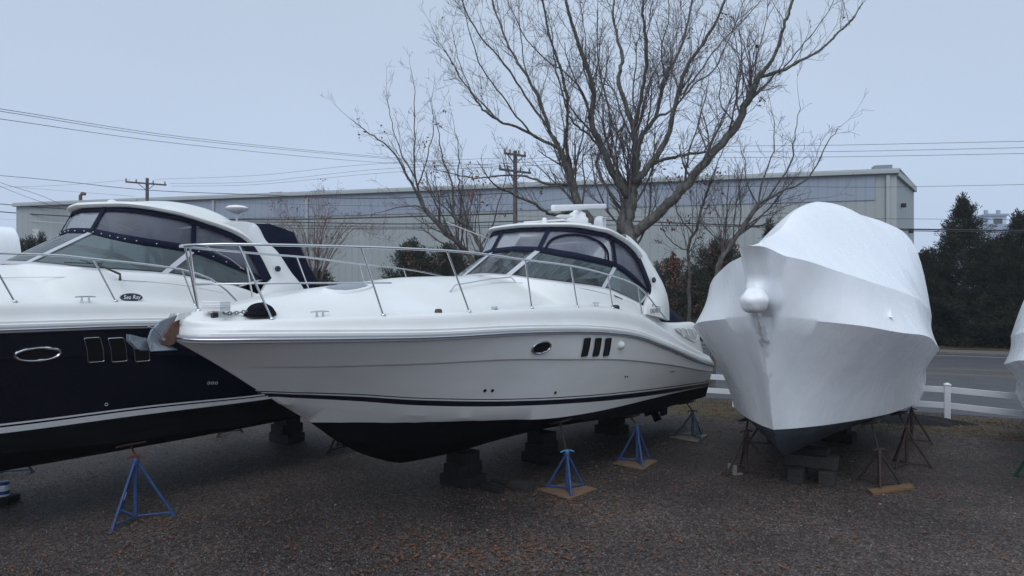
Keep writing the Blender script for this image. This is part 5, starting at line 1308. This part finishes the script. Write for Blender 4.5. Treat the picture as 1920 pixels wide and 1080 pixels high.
# ---------------------------------------------------------------- trees
def tree(name, base, limbs, Yb, trunk_r, label, cat='tree', group=None, seed=1, density=1.0, lmax=3, tw=.0075, twl=1.0, leaves=0, spread=1.0, depth=2.2, m_tw=None, bark=None, lichen=False):
    """limbs: list of (pixel polyline, r0, r1). The limbs are laid out in depth round the trunk."""
    rr = random.Random(seed)
    root = empty(name, base); tag(root, label, cat, group)
    trunk = MB(); crown = MB(); lich = MB(); lv = MB(); tips = []
    off = Vector(base)
    def kink(pts, n, amp):
        c = catmull(pts, n); o_ = [c[0]]
        for i in range(1, len(c)-1): o_.append(c[i]+Vector((rr.gauss(0, amp), rr.gauss(0, amp), rr.gauss(0, amp))))
        o_.append(c[-1]); return o_
    def shoot(p, d, L_, r, lvl):
        n = max(3, int(L_/(.28 if lvl < 2 else .16))); st = L_/n; pts = [p]; dd = d.normalized(); q = p
        up = .13 if lvl == 0 else .06
        for i in range(n):
            dd = (dd+Vector((rr.gauss(0, .13), rr.gauss(0, .13), rr.gauss(0, .10)+up))).normalized(); q = q+dd*st; pts.append(q)
        rs = [max(.0042, lerp(r, r*.35, i/n)) for i in range(n+1)]
        crown.tube([v-off for v in pts], rs, 5 if r > .03 else 3, cap=False, mi=0 if r > .028 else 1)
        if lvl >= lmax:
            tips.append(pts[-1]); return
        m_ = rr.uniform(2.4, 3.6)*L_*(.95, 1.25, 2.0)[min(lvl, 2)]*density
        k = 0
        m_ = int(m_+rr.random())
        for k in range(m_):
            f = rr.uniform(.18, 1); i = min(n-1, int(f*n)); a = pts[i].lerp(pts[i+1], f*n-i)
            ax = (pts[i+1]-pts[i]).normalized(); sd_ = Vector((rr.gauss(0, 1), rr.gauss(0, 1), rr.gauss(0, 1))); sd_ = (sd_-ax*sd_.dot(ax)).normalized()
            an_ = rr.uniform(.45, 1.0); nd = ax*math.cos(an_)+sd_*math.sin(an_)*spread+Vector((0, 0, .12))
            cl = (L_*rr.uniform(.34, .62)*(1.15-f*.55)) if lvl < 2 else rr.uniform(.15, .45)*twl
            shoot(a, nd, max(.14, cl), max(.003, r*rr.uniform(.38, .55)*(1.1-.4*f)), lvl+1)
    for li, (pix, r0, r1, y0, y1) in enumerate(limbs):
        n = len(pix); pts = [P(px, py, Yb+lerp(y0, y1, i/(n-1))) for i, (px, py) in enumerate(pix)]
        r0 *= .76; r1 *= .76
        c = kink(pts, 5, .018)
        N_ = len(c)-1; rs = [lerp(r0, r1, (i/N_)**.8)*(1+rr.uniform(-.06, .06)) for i in range(N_+1)]
        trunk.tube([v-off for v in c], rs, 12 if r0 > .12 else 8, cap=True)
        if lichen and r0 > .05:                   # lichen crusts on the upper side
            for _ in range(int(30*N_/6)):
                i = rr.randrange(0, N_); q = c[i].lerp(c[i+1], rr.random()); ri = rs[i]
                a = rr.uniform(0, 6.28); ax = (c[i+1]-c[i]).normalized(); sd_ = Vector((math.cos(a), math.sin(a), .3)); sd_ = (sd_-ax*sd_.dot(ax)).normalized(); tg = ax.cross(sd_); l = rr.uniform(.03, .085)
                cc = q-off+sd_*(ri*1.02+.004); lich.add([cc-ax*l, cc+tg*l*.4+ax*l*.2*rr.random(), cc+ax*l*rr.uniform(.6, 1.2), cc-tg*l*.4, cc+sd_*.012], [(0, 1, 4), (1, 2, 4), (2, 3, 4), (3, 0, 4)])
        tot = sum((c[i+1]-c[i]).length for i in range(N_))
        m_ = int(tot*3.2*density)
        for k in range(m_):
            f = rr.uniform(.12 if r0 < .06 else .34, 1.0); fi = f*N_; i = min(N_-1, int(fi)); a = c[i].lerp(c[i+1], fi-i)
            ax = (c[i+1]-c[i]).normalized(); sd_ = Vector((rr.gauss(0, 1), rr.gauss(0, 1), rr.gauss(0, .7))); sd_ = (sd_-ax*sd_.dot(ax)).normalized()
            an_ = rr.uniform(.45, 1.05); nd = ax*math.cos(an_)+sd_*math.sin(an_)+Vector((0, 0, .25))
            rc = rs[i]*rr.uniform(.2, .42); rc = min(rc, .042); L_ = rr.uniform(.7, 2.5)*min(1.55, .4+rc*32)*twl; nd.z += .3*(rc > .015)
            shoot(a, nd, max(.3, L_), max(.006, rc), 0 if rc > .009 else 1)
        if r1 < .05: shoot(c[-1], (c[-1]-c[-2]), 1.3*twl, r1, 0)
    trunk.build('trunk', bark or M['bark'], root, smooth=60)
    crown.build('branches', [bark or M['bark'], m_tw or M['twig']], root)
    if lich.v: lich.build('lichen', M['lichen'], root)
    if leaves:
        for _ in range(leaves):
            c_ = rr.choice(tips); 
            for _ in range(rr.randint(2, 7)):
                q = c_+Vector((rr.gauss(0, .10), rr.gauss(0, .10), rr.gauss(0, .10)-.05)); a = Vector((rr.gauss(0, 1), rr.gauss(0, 1), rr.gauss(0, 1))).normalized()*rr.uniform(.05, .09); e_ = a.cross(Vector((rr.gauss(0, 1), rr.gauss(0, 1), rr.gauss(0, 1)))).normalized()*.035
                lv.add([q-off-a, q-off+e_, q-off+a, q-off-e_], [(0, 1, 2, 3)])
        lv.build('withered_leaves', M['rleaf'], root)
    return root, len(crown.f)
b0 = P(1182, 470, 23.2); base = Vector((b0.x, 23.2, 0))
def bp(px): return (px, CY+F*H/23.2)
LB = [([bp(1186), (1184, 600), (1180, 470), (1172, 420), (1180, 385), (1184, 355)], .52, .26, 0, 0),
 ([(1182, 372), (1161, 344), (1130, 281), (1109, 229), (1114, 172), (1093, 104), (1067, 31), (1048, -60)], .20, .035, 0, -2.4),
 ([(1184, 358), (1194, 318), (1192, 285), (1189, 240)], .20, .13, 0, .4),
 ([(1189, 240), (1161, 156), (1166, 104), (1150, 31), (1158, -60)], .12, .03, .4, 1.6),
 ([(1189, 240), (1205, 170), (1212, 90), (1205, 10), (1216, -60)], .10, .03, .4, -1.4),
 ([(1193, 292), (1202, 255), (1229, 219), (1247, 146), (1275, 94), (1291, 31), (1308, -50)], .13, .03, .3, 2.6),
 ([(1182, 345), (1208, 323), (1249, 260), (1270, 182), (1291, 120), (1338, 52), (1375, -40)], .16, .035, 0, -1.6),
 ([(1188, 440), (1239, 396), (1281, 354), (1333, 292), (1380, 234), (1406, 182), (1421, 146)], .24, .12, 0, -2.0),
 ([(1421, 146), (1452, 104), (1470, 50), (1486, 0), (1502, -60)], .08, .03, -2.0, -3.2),
 ([(1421, 146), (1473, 130), (1536, 94), (1593, 42), (1616, 8)], .075, .018, -2.0, -1.2),
 ([(1196, 345), (1213, 313), (1255, 297), (1300, 288), (1317, 286)], .09, .05, 0, 1.4),
 ([(1317, 286), (1335, 262), (1350, 225), (1372, 200)], .04, .012, 1.4, 1.8),
 ([(1180, 455), (1120, 430), (1085, 380), (1072, 339), (1051, 281)], .22, .15, 0, 1.6),
 ([(1051, 281), (1031, 245), (1005, 172), (963, 104), (932, 31), (915, -50)], .11, .025, 1.6, 3.4),
 ([(1072, 330), (1062, 260), (1064, 198), (1051, 130), (1025, 42), (1012, -50)], .10, .028, 1.6, -.6),
 ([(1051, 281), (994, 250), (932, 224), (900, 198), (864, 146), (833, 94)], .085, .016, 1.6, 1.0),
 ([(1072, 345), (1025, 344), (973, 328), (890, 333), (830, 322)], .07, .018, 1.6, 3.6),
 ([(1085, 395), (1036, 401), (1005, 385), (952, 359), (935, 352)], .085, .04, 1.5, 0),
 ([(1031, 245), (985, 180), (945, 120), (895, 60), (870, 10), (856, -40)], .06, .02, 1.8, .2),
 ([(1130, 281), (1100, 250), (1075, 228), (1060, 190), (1040, 120), (1035, 60)], .06, .02, -.6, -2.2),
 ([(1229, 219), (1262, 205), (1300, 160), (1338, 130), (1372, 60), (1395, 0)], .06, .018, 1.0, 3.4),
 ([(1170, 400), (1130, 340), (1120, 300), (1143, 250), (1138, 190), (1122, 120), (1120, 20)], .08, .022, .4, 3.0),
 ([(1380, 234), (1350, 190), (1352, 140), (1335, 100)], .035, .012, -1.4, -.4),
 ([(994, 250), (950, 190), (905, 130), (880, 60), (868, 0)], .045, .014, 1.4, -.4), ([(932, 224), (885, 170), (858, 110), (848, 50)], .035, .010, 1.2, 2.2),
 ([(1031, 245), (1010, 190), (985, 130), (975, 60), (972, -20)], .05, .016, 1.8, 3.0), ([(1270, 182), (1300, 150), (1345, 90), (1400, 30), (1440, -20)], .045, .014, -1.0, .6),
 ([(1333, 292), (1310, 240), (1322, 190), (1330, 140)], .04, .012, -1.2, 0), ([(1247, 146), (1240, 90), (1255, 30), (1250, -30)], .045, .016, 1.8, .6),
 ([(1460, 140), (1500, 90), (1540, 40), (1570, -10)], .035, .012, -2.0, -.6), ([(1109, 229), (1085, 160), (1000, 90), (960, 20)], .04, .014, -1.0, -2.6)]
_, nf = tree('bare_oak', base, LB, 23.2, .5, 'tall bare lichened oak with spreading limbs rising behind the white cruiser', seed=11, density=.88, leaves=26, twl=1.0, lichen=True, group='bare trees by the fence')
print('oak faces', nf)
YL = 26.5
def bq(px, Y): return (px, CY+F*H/Y)
LL = [([bq(905, YL), (890, 510), (864, 463), (830, 430), (796, 391)], .17, .11, 0, 0),
 ([(796, 391), (778, 333), (777, 260), (776, 156)], .08, .014, 0, .3),
 ([(796, 391), (765, 333), (734, 281), (692, 250), (656, 222)], .075, .012, 0, -.8),
 ([(796, 391), (760, 386), (697, 402)], .05, .012, 0, .9),
 ([(778, 333), (752, 285), (735, 230), (724, 168)], .045, .010, .1, 1.0),
 ([(783, 350), (800, 300), (812, 240), (808, 190)], .04, .010, 0, -1.0)]
tree('bare_tree', Vector((P(905, 540, YL).x, YL, 0)), LL, YL, .17, 'small bare tree with a few red leaves, leftmost of the bare trees', seed=5, density=.78, leaves=12, twl=.85, group='bare trees by the fence')
YM = 25.5
LM = [([bq(915, YM), (905, 520), (900, 463), (880, 430), (848, 402)], .15, .09, 0, 0),
 ([(848, 402), (848, 344), (828, 290), (822, 250), (812, 205)], .06, .012, 0, .6),
 ([(880, 430), (868, 380), (858, 330), (862, 285), (852, 240)], .06, .012, 0, -.8),
 ([(900, 463), (925, 420), (935, 380), (948, 330), (940, 290)], .05, .012, 0, .5),
 ([(848, 402), (815, 370), (800, 330), (790, 300)], .04, .010, 0, -.5)]
tree('bare_tree', Vector((P(915, 540, YM).x, YM, 0)), LM, YM, .15, 'small bare tree just left of the white cruiser hardtop', seed=8, density=.72, leaves=16, twl=.8, group='bare trees by the fence')
YR = 22.9
LR = [([bq(1335, YR), (1345, 520), (1360, 475), (1390, 430), (1421, 385)], .13, .09, 0, 0),
 ([(1421, 385), (1432, 333), (1452, 271), (1447, 208)], .05, .010, 0, .4),
 ([(1421, 385), (1452, 365), (1515, 333), (1551, 271), (1572, 240)], .065, .010, 0, -.6),
 ([(1440, 372), (1480, 310), (1490, 260), (1499, 195)], .045, .010, 0, -1.0),
 ([(1421, 385), (1400, 340), (1396, 300), (1385, 265)], .035, .010, 0, .8),
 ([(1390, 430), (1430, 420), (1475, 385), (1530, 372)], .03, .010, 0, .6)]
tree('bare_tree', Vector((P(1335, 540, YR).x, YR, 0)), LR, YR, .13, 'small bare tree leaning right in front of the warehouse, beside the wrapped boat', seed=21, density=.9, twl=.8, group='bare trees by the fence')
YS = 24.2
LS = [([bq(1290, YS), (1292, 540), (1291, 469), (1308, 420), (1322, 370)], .08, .05, 0, 0),
 ([(1322, 370), (1340, 320), (1356, 270), (1350, 235)], .035, .010, 0, .6),
 ([(1300, 440), (1270, 400), (1262, 360), (1240, 320)], .035, .010, 0, -.4),
 ([(1293, 470), (1255, 450), (1235, 400), (1225, 370)], .03, .010, 0, .5)]
tree('bare_tree', Vector((P(1290, 540, YS).x, YS, 0)), LS, YS, .08, 'thin crooked bare tree right of the oak trunk', seed=31, density=1.1, leaves=30, twl=.8, group='bare trees by the fence')
# reddish brush shrub in front of the warehouse
YB = 47
LBs = []
rb = random.Random(9)
for k in range(17):
    a = rb.uniform(-1, 1); LBs.append(([(592+a*6, 541), (592+a*30, 480), (595+a*70, 430-10*rb.random()), (598+a*105, 395+40*abs(a)**1.5+rb.random()*12)], .06, .012, rb.uniform(-.3, .3), rb.uniform(-2.5, 2.5)))
tree('brushy_tree', Vector((P(592, 540, YB).x, YB, 0)), LBs, YB, .06, 'dense twiggy brown shrub in front of the warehouse behind the navy canvas', 'shrub', seed=3, density=.75, lmax=2, twl=1.5, m_tw=M['brush'], bark=M['brush'], leaves=120)

def evergreen(name, px, ytop, ybase_w, Y, H_, label, m_, shape='cone', n=2200, seed=1, red=0, sz=.22, group=None, z0=0.2, cat='tree', trunk=True):
    rr = random.Random(seed); x = (px-CX)/F*Y; root = empty(name, (x, Y, 0)); tag(root, label, cat, group)
    b = MB(); b.tube([(0, 0, 0), (rr.uniform(-.1, .1), 0, H_*.5), (0, 0, H_*.93)], [.16*H_/8, .10*H_/8, .02], 8); b.build('trunk', M['bark'], root, smooth=60)
    b = MB(); rd_ = MB(); R0 = ybase_w
    ph = [rr.uniform(0, 6.28) for _ in range(8)]
    def prof(h, a):
        if shape == 'cone': r = (1-h)**.78*min(1, .55+h*2.4)
        else: r = math.sin(math.pi*min(1, max(0, .08+.92*h)))**.55*(1-.25*h)
        r *= 1+.16*math.sin(3*a+ph[0]+5*h)+.13*math.sin(5*a+ph[1]-9*h)+.14*math.sin(17*h+ph[2]+2*a)
        return r*R0
    nb = n//9
    for bi in range(nb):
        h = ((bi+rr.random())/nb)**(1.15 if shape == 'cone' else .85); a = rr.uniform(0, 6.283); r = prof(h, a)*rr.uniform(.70, 1.22)
        st = Vector((0, 0, z0+(H_-z0)*h*(.90 if shape == 'cone' else .72))); en_ = Vector((r*math.cos(a), r*math.sin(a), z0+(H_-z0)*h+rr.uniform(-.02, .03)*H_))
        ax = (en_-st); k = max(6, int(11*min(1.3, ax.length/1.6)))
        for q_ in range(k):
            f = (.30+.70*((q_+rr.random())/k)**.8); c = st.lerp(en_, f)+Vector((0, 0, -.10*math.sin(f*3.14)*ax.length)); wd = sz*(1.15-.45*f)
            for _k in range(9):
                d = (ax.normalized()*.75+Vector((rr.gauss(0, .55), rr.gauss(0, .55), rr.gauss(.12, .45)))).normalized(); l = sz*rr.uniform(.4, 1.15)
                w_ = d.cross(Vector((rr.gauss(0, 1), rr.gauss(0, 1), rr.gauss(0, 1)))).normalized()*sz*.10
                q = c+Vector((rr.gauss(0, wd*.6), rr.gauss(0, wd*.6), rr.gauss(0, wd*.35)))
                b.add([q-w_*.6, q+d*l*.5-w_, q+d*l, q+d*l*.5+w_], [(0, 1, 2, 3)])
    for k in range(9 if shape == 'cone' else 0):
        z = lerp(H_*.86, H_*1.0, k/8); 
        for _ in range(10):
            d = Vector((rr.gauss(0, .5), rr.gauss(0, .5), 1)).normalized(); q = Vector((rr.gauss(0, .08), rr.gauss(0, .08), z)); w_ = d.cross(Vector((rr.gauss(0, 1), rr.gauss(0, 1), 0))).normalized()*.025
            b.add([q-w_, q+d*.25-w_, q+d*.4, q+d*.25+w_], [(0, 1, 2, 3)])
    b.build('foliage', m_, root)
    if red:
        cl = [(rr.random(), rr.uniform(3.4, 6.0)) for _ in range(red//9+1)]
        for i in range(red):
            h, a = cl[i//9]; h += rr.gauss(0, .04); a += rr.gauss(0, .12); r = prof(min(1, max(0, h)), a)*rr.uniform(.9, 1.15); q = Vector((r*math.cos(a), r*math.sin(a), z0+(H_-z0)*h))
            d = Vector((rr.gauss(0, 1), rr.gauss(0, 1), rr.gauss(0, 1))).normalized()*.08; e_ = d.cross(Vector((rr.gauss(0, 1), rr.gauss(0, 1), rr.gauss(0, 1)))).normalized()*.055
            rd_.add([q-d, q+e_, q+d, q-e_], [(0, 1, 2, 3)])
        rd_.build('red_leaves', M['rleaf'], root)
    return root
CG = 'cedars and junipers across the road'
def Hh(py, Y): return H+(CY-py)/F*Y
evergreen('cedar_tree', 1805, 0, 3.3, 38.5, Hh(372, 38.5), 'tallest dark cedar, pointed, right of the wrapped boat', M['cedar'], 'cone', 5200, 2, group=CG)
evergreen('cedar_tree', 1912, 0, 3.0, 37.5, Hh(402, 37.5), 'dark cedar with its tip cut by the right edge', M['cedar'], 'cone', 4600, 3, group=CG)
evergreen('cedar_tree', 1868, 0, 2.4, 38.2, Hh(445, 38.2), 'lower dark cedar between the two pointed ones at the right', M['cedar'], 'round', 3200, 14, group=CG)
evergreen('cedar_tree', 1742, 0, 1.7, 39.5, Hh(468, 39.5), 'low dark cedar against the right side of the wrapped boat', M['cedar'], 'round', 2800, 15, group=CG)
evergreen('cedar_tree', 1960, 0, 2.6, 36.5, Hh(400, 36.5), 'dark cedar mostly beyond the right edge', M['cedar'], 'cone', 1500, 16, group=CG)
evergreen('juniper_bush', 1352, 0, 2.6, 44.3, Hh(447, 44.3), 'large dark juniper with red leaves between the cruiser stern and the wrapped boat', M['juniper'], 'round', 4200, 4, 700, group=CG, cat='bush')
evergreen('juniper_bush', 1262, 0, 2.2, 45.5, Hh(482, 45.5), 'low bush full of red leaves right behind the cruiser arch', M['juniper'], 'round', 2000, 5, 1700, group=CG, cat='bush')
evergreen('cedar_tree', 1443, 0, 1.4, 45.5, Hh(418, 45.5), 'slim dark cedar behind the left shoulder of the wrapped boat', M['cedar'], 'cone', 1500, 6, group=CG)
evergreen('juniper_bush', 1310, 0, 2.2, 43.6, Hh(520, 43.6), 'low dark juniper at the roadside behind the cruiser stern', M['juniper'], 'round', 2000, 24, 120, group=CG, cat='bush')
evergreen('juniper_bush', 772, 0, 2.0, 46, Hh(452, 46), 'dark bush with red leaves seen through the bow rail, pointed top', M['juniper'], 'round', 2200, 7, 200, sz=.26, group=CG, cat='bush')
evergreen('juniper_bush', 842, 0, 2.3, 46.5, Hh(458, 46.5), 'dark bush left of the white cruiser windscreen', M['juniper'], 'round', 2200, 8, 120, sz=.26, group=CG, cat='bush')
evergreen('juniper_bush', 905, 0, 1.8, 47, Hh(470, 47), 'dark bush behind the white cruiser windscreen', M['juniper'], 'round', 1200, 18, 60, sz=.26, group=CG, cat='bush')
evergreen('juniper_bush', 55, 0, 2.6, 60, Hh(448, 60), 'low dark bush at the left edge above the navy boat windscreen', M['cedar'], 'round', 1500, 9, sz=.34, group=CG, cat='bush')
evergreen('juniper_bush', 12, 0, 2.4, 61, Hh(453, 61), 'dark bush cut by the left edge of the picture', M['cedar'], 'round', 1200, 19, sz=.34, group=CG, cat='bush')
evergreen('cedar_tree', 78, 0, 1.1, 60, Hh(440, 60), 'small pointed cedar in front of the warehouse left end', M['cedar'], 'cone', 800, 10, sz=.3, group=CG)
evergreen('juniper_bush', 598, 0, 1.8, 47.5, Hh(505, 47.5), 'dark low bush at the foot of the twiggy shrub', M['juniper'], 'round', 1200, 11, sz=.26, group=CG, cat='bush')

# ---------------------------------------------------------------- leaves, stones and grass
def leaf_mesh(name, spots, size, m_, label, cat, seed):
    rr = random.Random(seed); b = MB()
    for pp in spots:
        x, y = pp[:2]; zb = pp[2] if len(pp) > 2 else .014
        s_ = size*rr.uniform(.6, 1.25); a = rr.uniform(0, 6.28); c, q = math.cos(a), math.sin(a); cu = rr.uniform(.15, .5)*s_; z = zb
        pt_ = [(-1, 0, 0), (-.45, .34, .3), (-.1, .2, .15), (.15, .52, .6), (.42, .18, .3), (1.0, .06, .9), (.42, -.2, .3), (.12, -.5, .5), (-.12, -.2, .15), (-.5, -.32, .4)]
        vs = [Vector((x+(u*c-v*q)*s_*.5, y+(u*q+v*c)*s_*.5, z+w_*cu)) for u, v, w_ in pt_]
        b.add(vs, [(0, 1, 2, 8, 9), (2, 3, 4, 6, 7, 8), (4, 5, 6)])
    return tag(b.build(name, m_), label, cat, kind='stuff')
rr = random.Random(77)
sp = []
def clus(px, py, n, sxp, syp):
    for _ in range(n):
        x, y = px+rr.gauss(0, sxp), py+rr.gauss(0, syp)
        if y > 760: g = G(x, y); sp.append((g.x, g.y))
clus(1060, 940, 60, 60, 10); clus(880, 1050, 70, 90, 18); clus(1010, 1040, 50, 80, 20); clus(280, 985, 24, 60, 12); clus(1720, 925, 18, 30, 6)
clus(760, 1010, 25, 110, 25); clus(1300, 905, 14, 60, 10); clus(960, 1000, 30, 160, 30); clus(500, 1010, 20, 160, 30)
for _ in range(420):
    g = G(rr.uniform(-20, 1940), rr.uniform(850, 1085)); sp.append((g.x, g.y))
sp += [(x+rr.gauss(0, .25), y+rr.gauss(0, .2)) for x, y in sp]
sp = [p for p in sp if rr.random() < .85]
leaf_mesh('fallen_leaves', sp, .080, M['oleaf'], 'wet orange brown leaves scattered on the gravel', 'leaves', 1)
sp = []
for _ in range(2600):
    px, py = rr.uniform(1230, 1960), 785+abs(rr.gauss(0, 26)); g = G(px, py); sp.append((g.x, g.y))
for _ in range(250):
    g = G(rr.uniform(-20, 560), rr.uniform(790, 850)); sp.append((g.x, g.y))
leaf_mesh('verge_leaves', sp, .085, M['pleaf'], 'pale dry leaves strewn along the verge by the fence', 'leaves', 2)
sp = []
for _ in range(1800):
    v = rd(rr.uniform(-18, 14), rr.uniform(17.6, 21.0)); sp.append((v.x, v.y))
for _ in range(3000):
    v = rd(rr.uniform(-12, 18), 42.15+abs(rr.gauss(0, 1.3))); sp.append((v.x, v.y, .14))
leaf_mesh('roadside_leaves', sp, .13, M['oleaf'], 'rusty leaves on the verges on both sides of the road', 'leaves', 3)
# stones
b = MB()
def stone(x, y, s_):
    vs = []
    for k in range(6):
        a = k*1.047+rr.uniform(-.3, .3); vs.append((x+math.cos(a)*s_*rr.uniform(.7, 1.1), y+math.sin(a)*s_*rr.uniform(.6, 1), -.003+.002))
    top_ = [(x+(v[0]-x)*.6, y+(v[1]-y)*.6, s_*rr.uniform(.5, .9)) for v in vs]
    b.add(vs+top_, [tuple(range(6, 12))]+[(k, (k+1) % 6, 6+(k+1) % 6, 6+k) for k in range(6)], rr.choice((0, 0, 0, 1, 1, 1, 1, 2, 2, 2, 0, 1, 3)))
for _ in range(15000):
    py = 780+310*rr.random()**.55; g = G(rr.uniform(-20, 1940), py); stone(g.x, g.y, rr.uniform(.006, .014)*(1 if rr.random() < .96 else 1.8))
M['st1'] = mat('pebble_grey', (.085, .080, .080), .6); M['st2'] = mat('pebble_brown', (.095, .062, .045), .7); M['st3'] = mat('pebble_dark', (.03, .03, .033), .6); M['st4'] = mat('pebble_pale', (.16, .15, .145), .6)
tag(b.build('loose_gravel', [M['st1'], M['st2'], M['st3'], M['st4']]), 'loose stones over the packed gravel', 'gravel', kind='stuff')
b = MB()
for _ in range(16000):
    v = rd(rr.uniform(-20, 14), 18.35+2.7*rr.random()); 
    if math.sin(v.x*1.7)+math.sin(v.y*2.3+v.x) < -.4: continue
    h = rr.uniform(.03, .09); a = rr.uniform(0, 3.14); w_ = .006
    b.add([(v.x-w_*math.cos(a), v.y-w_*math.sin(a), 0), (v.x+w_*math.cos(a), v.y+w_*math.sin(a), 0), (v.x+rr.gauss(0, .02), v.y+rr.gauss(0, .02), h)], [(0, 1, 2)])
tag(b.build('grass', M['grass']), 'thin winter grass on the verge by the fence', 'grass', kind='stuff')

def seam_line(root, fr, c, pix):
    pts = []
    for px, py in pix:
        q, t = hit(fr, c, px, py, .2); pts.append(loc(q, t, c['deckz'](q, t)+.002))
    b = MB(); b.tube(catmull(pts, 4), .004, 4); b.build('deck_seam', M['grey_gel'], root)
seam_line(boatB, O_NAVY, cfgB, [(0, 521), (120, 521), (219, 525), (290, 531), (350, 538), (420, 552)])
seam_line(boatA, O_MAIN, cfgA, [(921, 531), (980, 531), (1040, 536), (1090, 542), (1140, 553), (1190, 571)])

# ---------------------------------------------------------------- thin mist
hm = bpy.data.materials.new('mist'); hm.use_nodes = True; t = hm.node_tree; t.nodes.clear(); o = t.nodes.new('ShaderNodeOutputMaterial'); pv = t.nodes.new('ShaderNodeVolumePrincipled')
pv.inputs['Color'].default_value = (.86, .92, 1, 1); pv.inputs['Density'].default_value = .0007; pv.inputs['Anisotropy'].default_value = .2; t.links.new(pv.outputs[0], o.inputs['Volume'])
b = MB(); b.box((20, 110, 14), (420, 250, 30)); tag(b.build('haze', hm), 'thin cold mist over the yard, road and buildings', 'mist', kind='stuff')
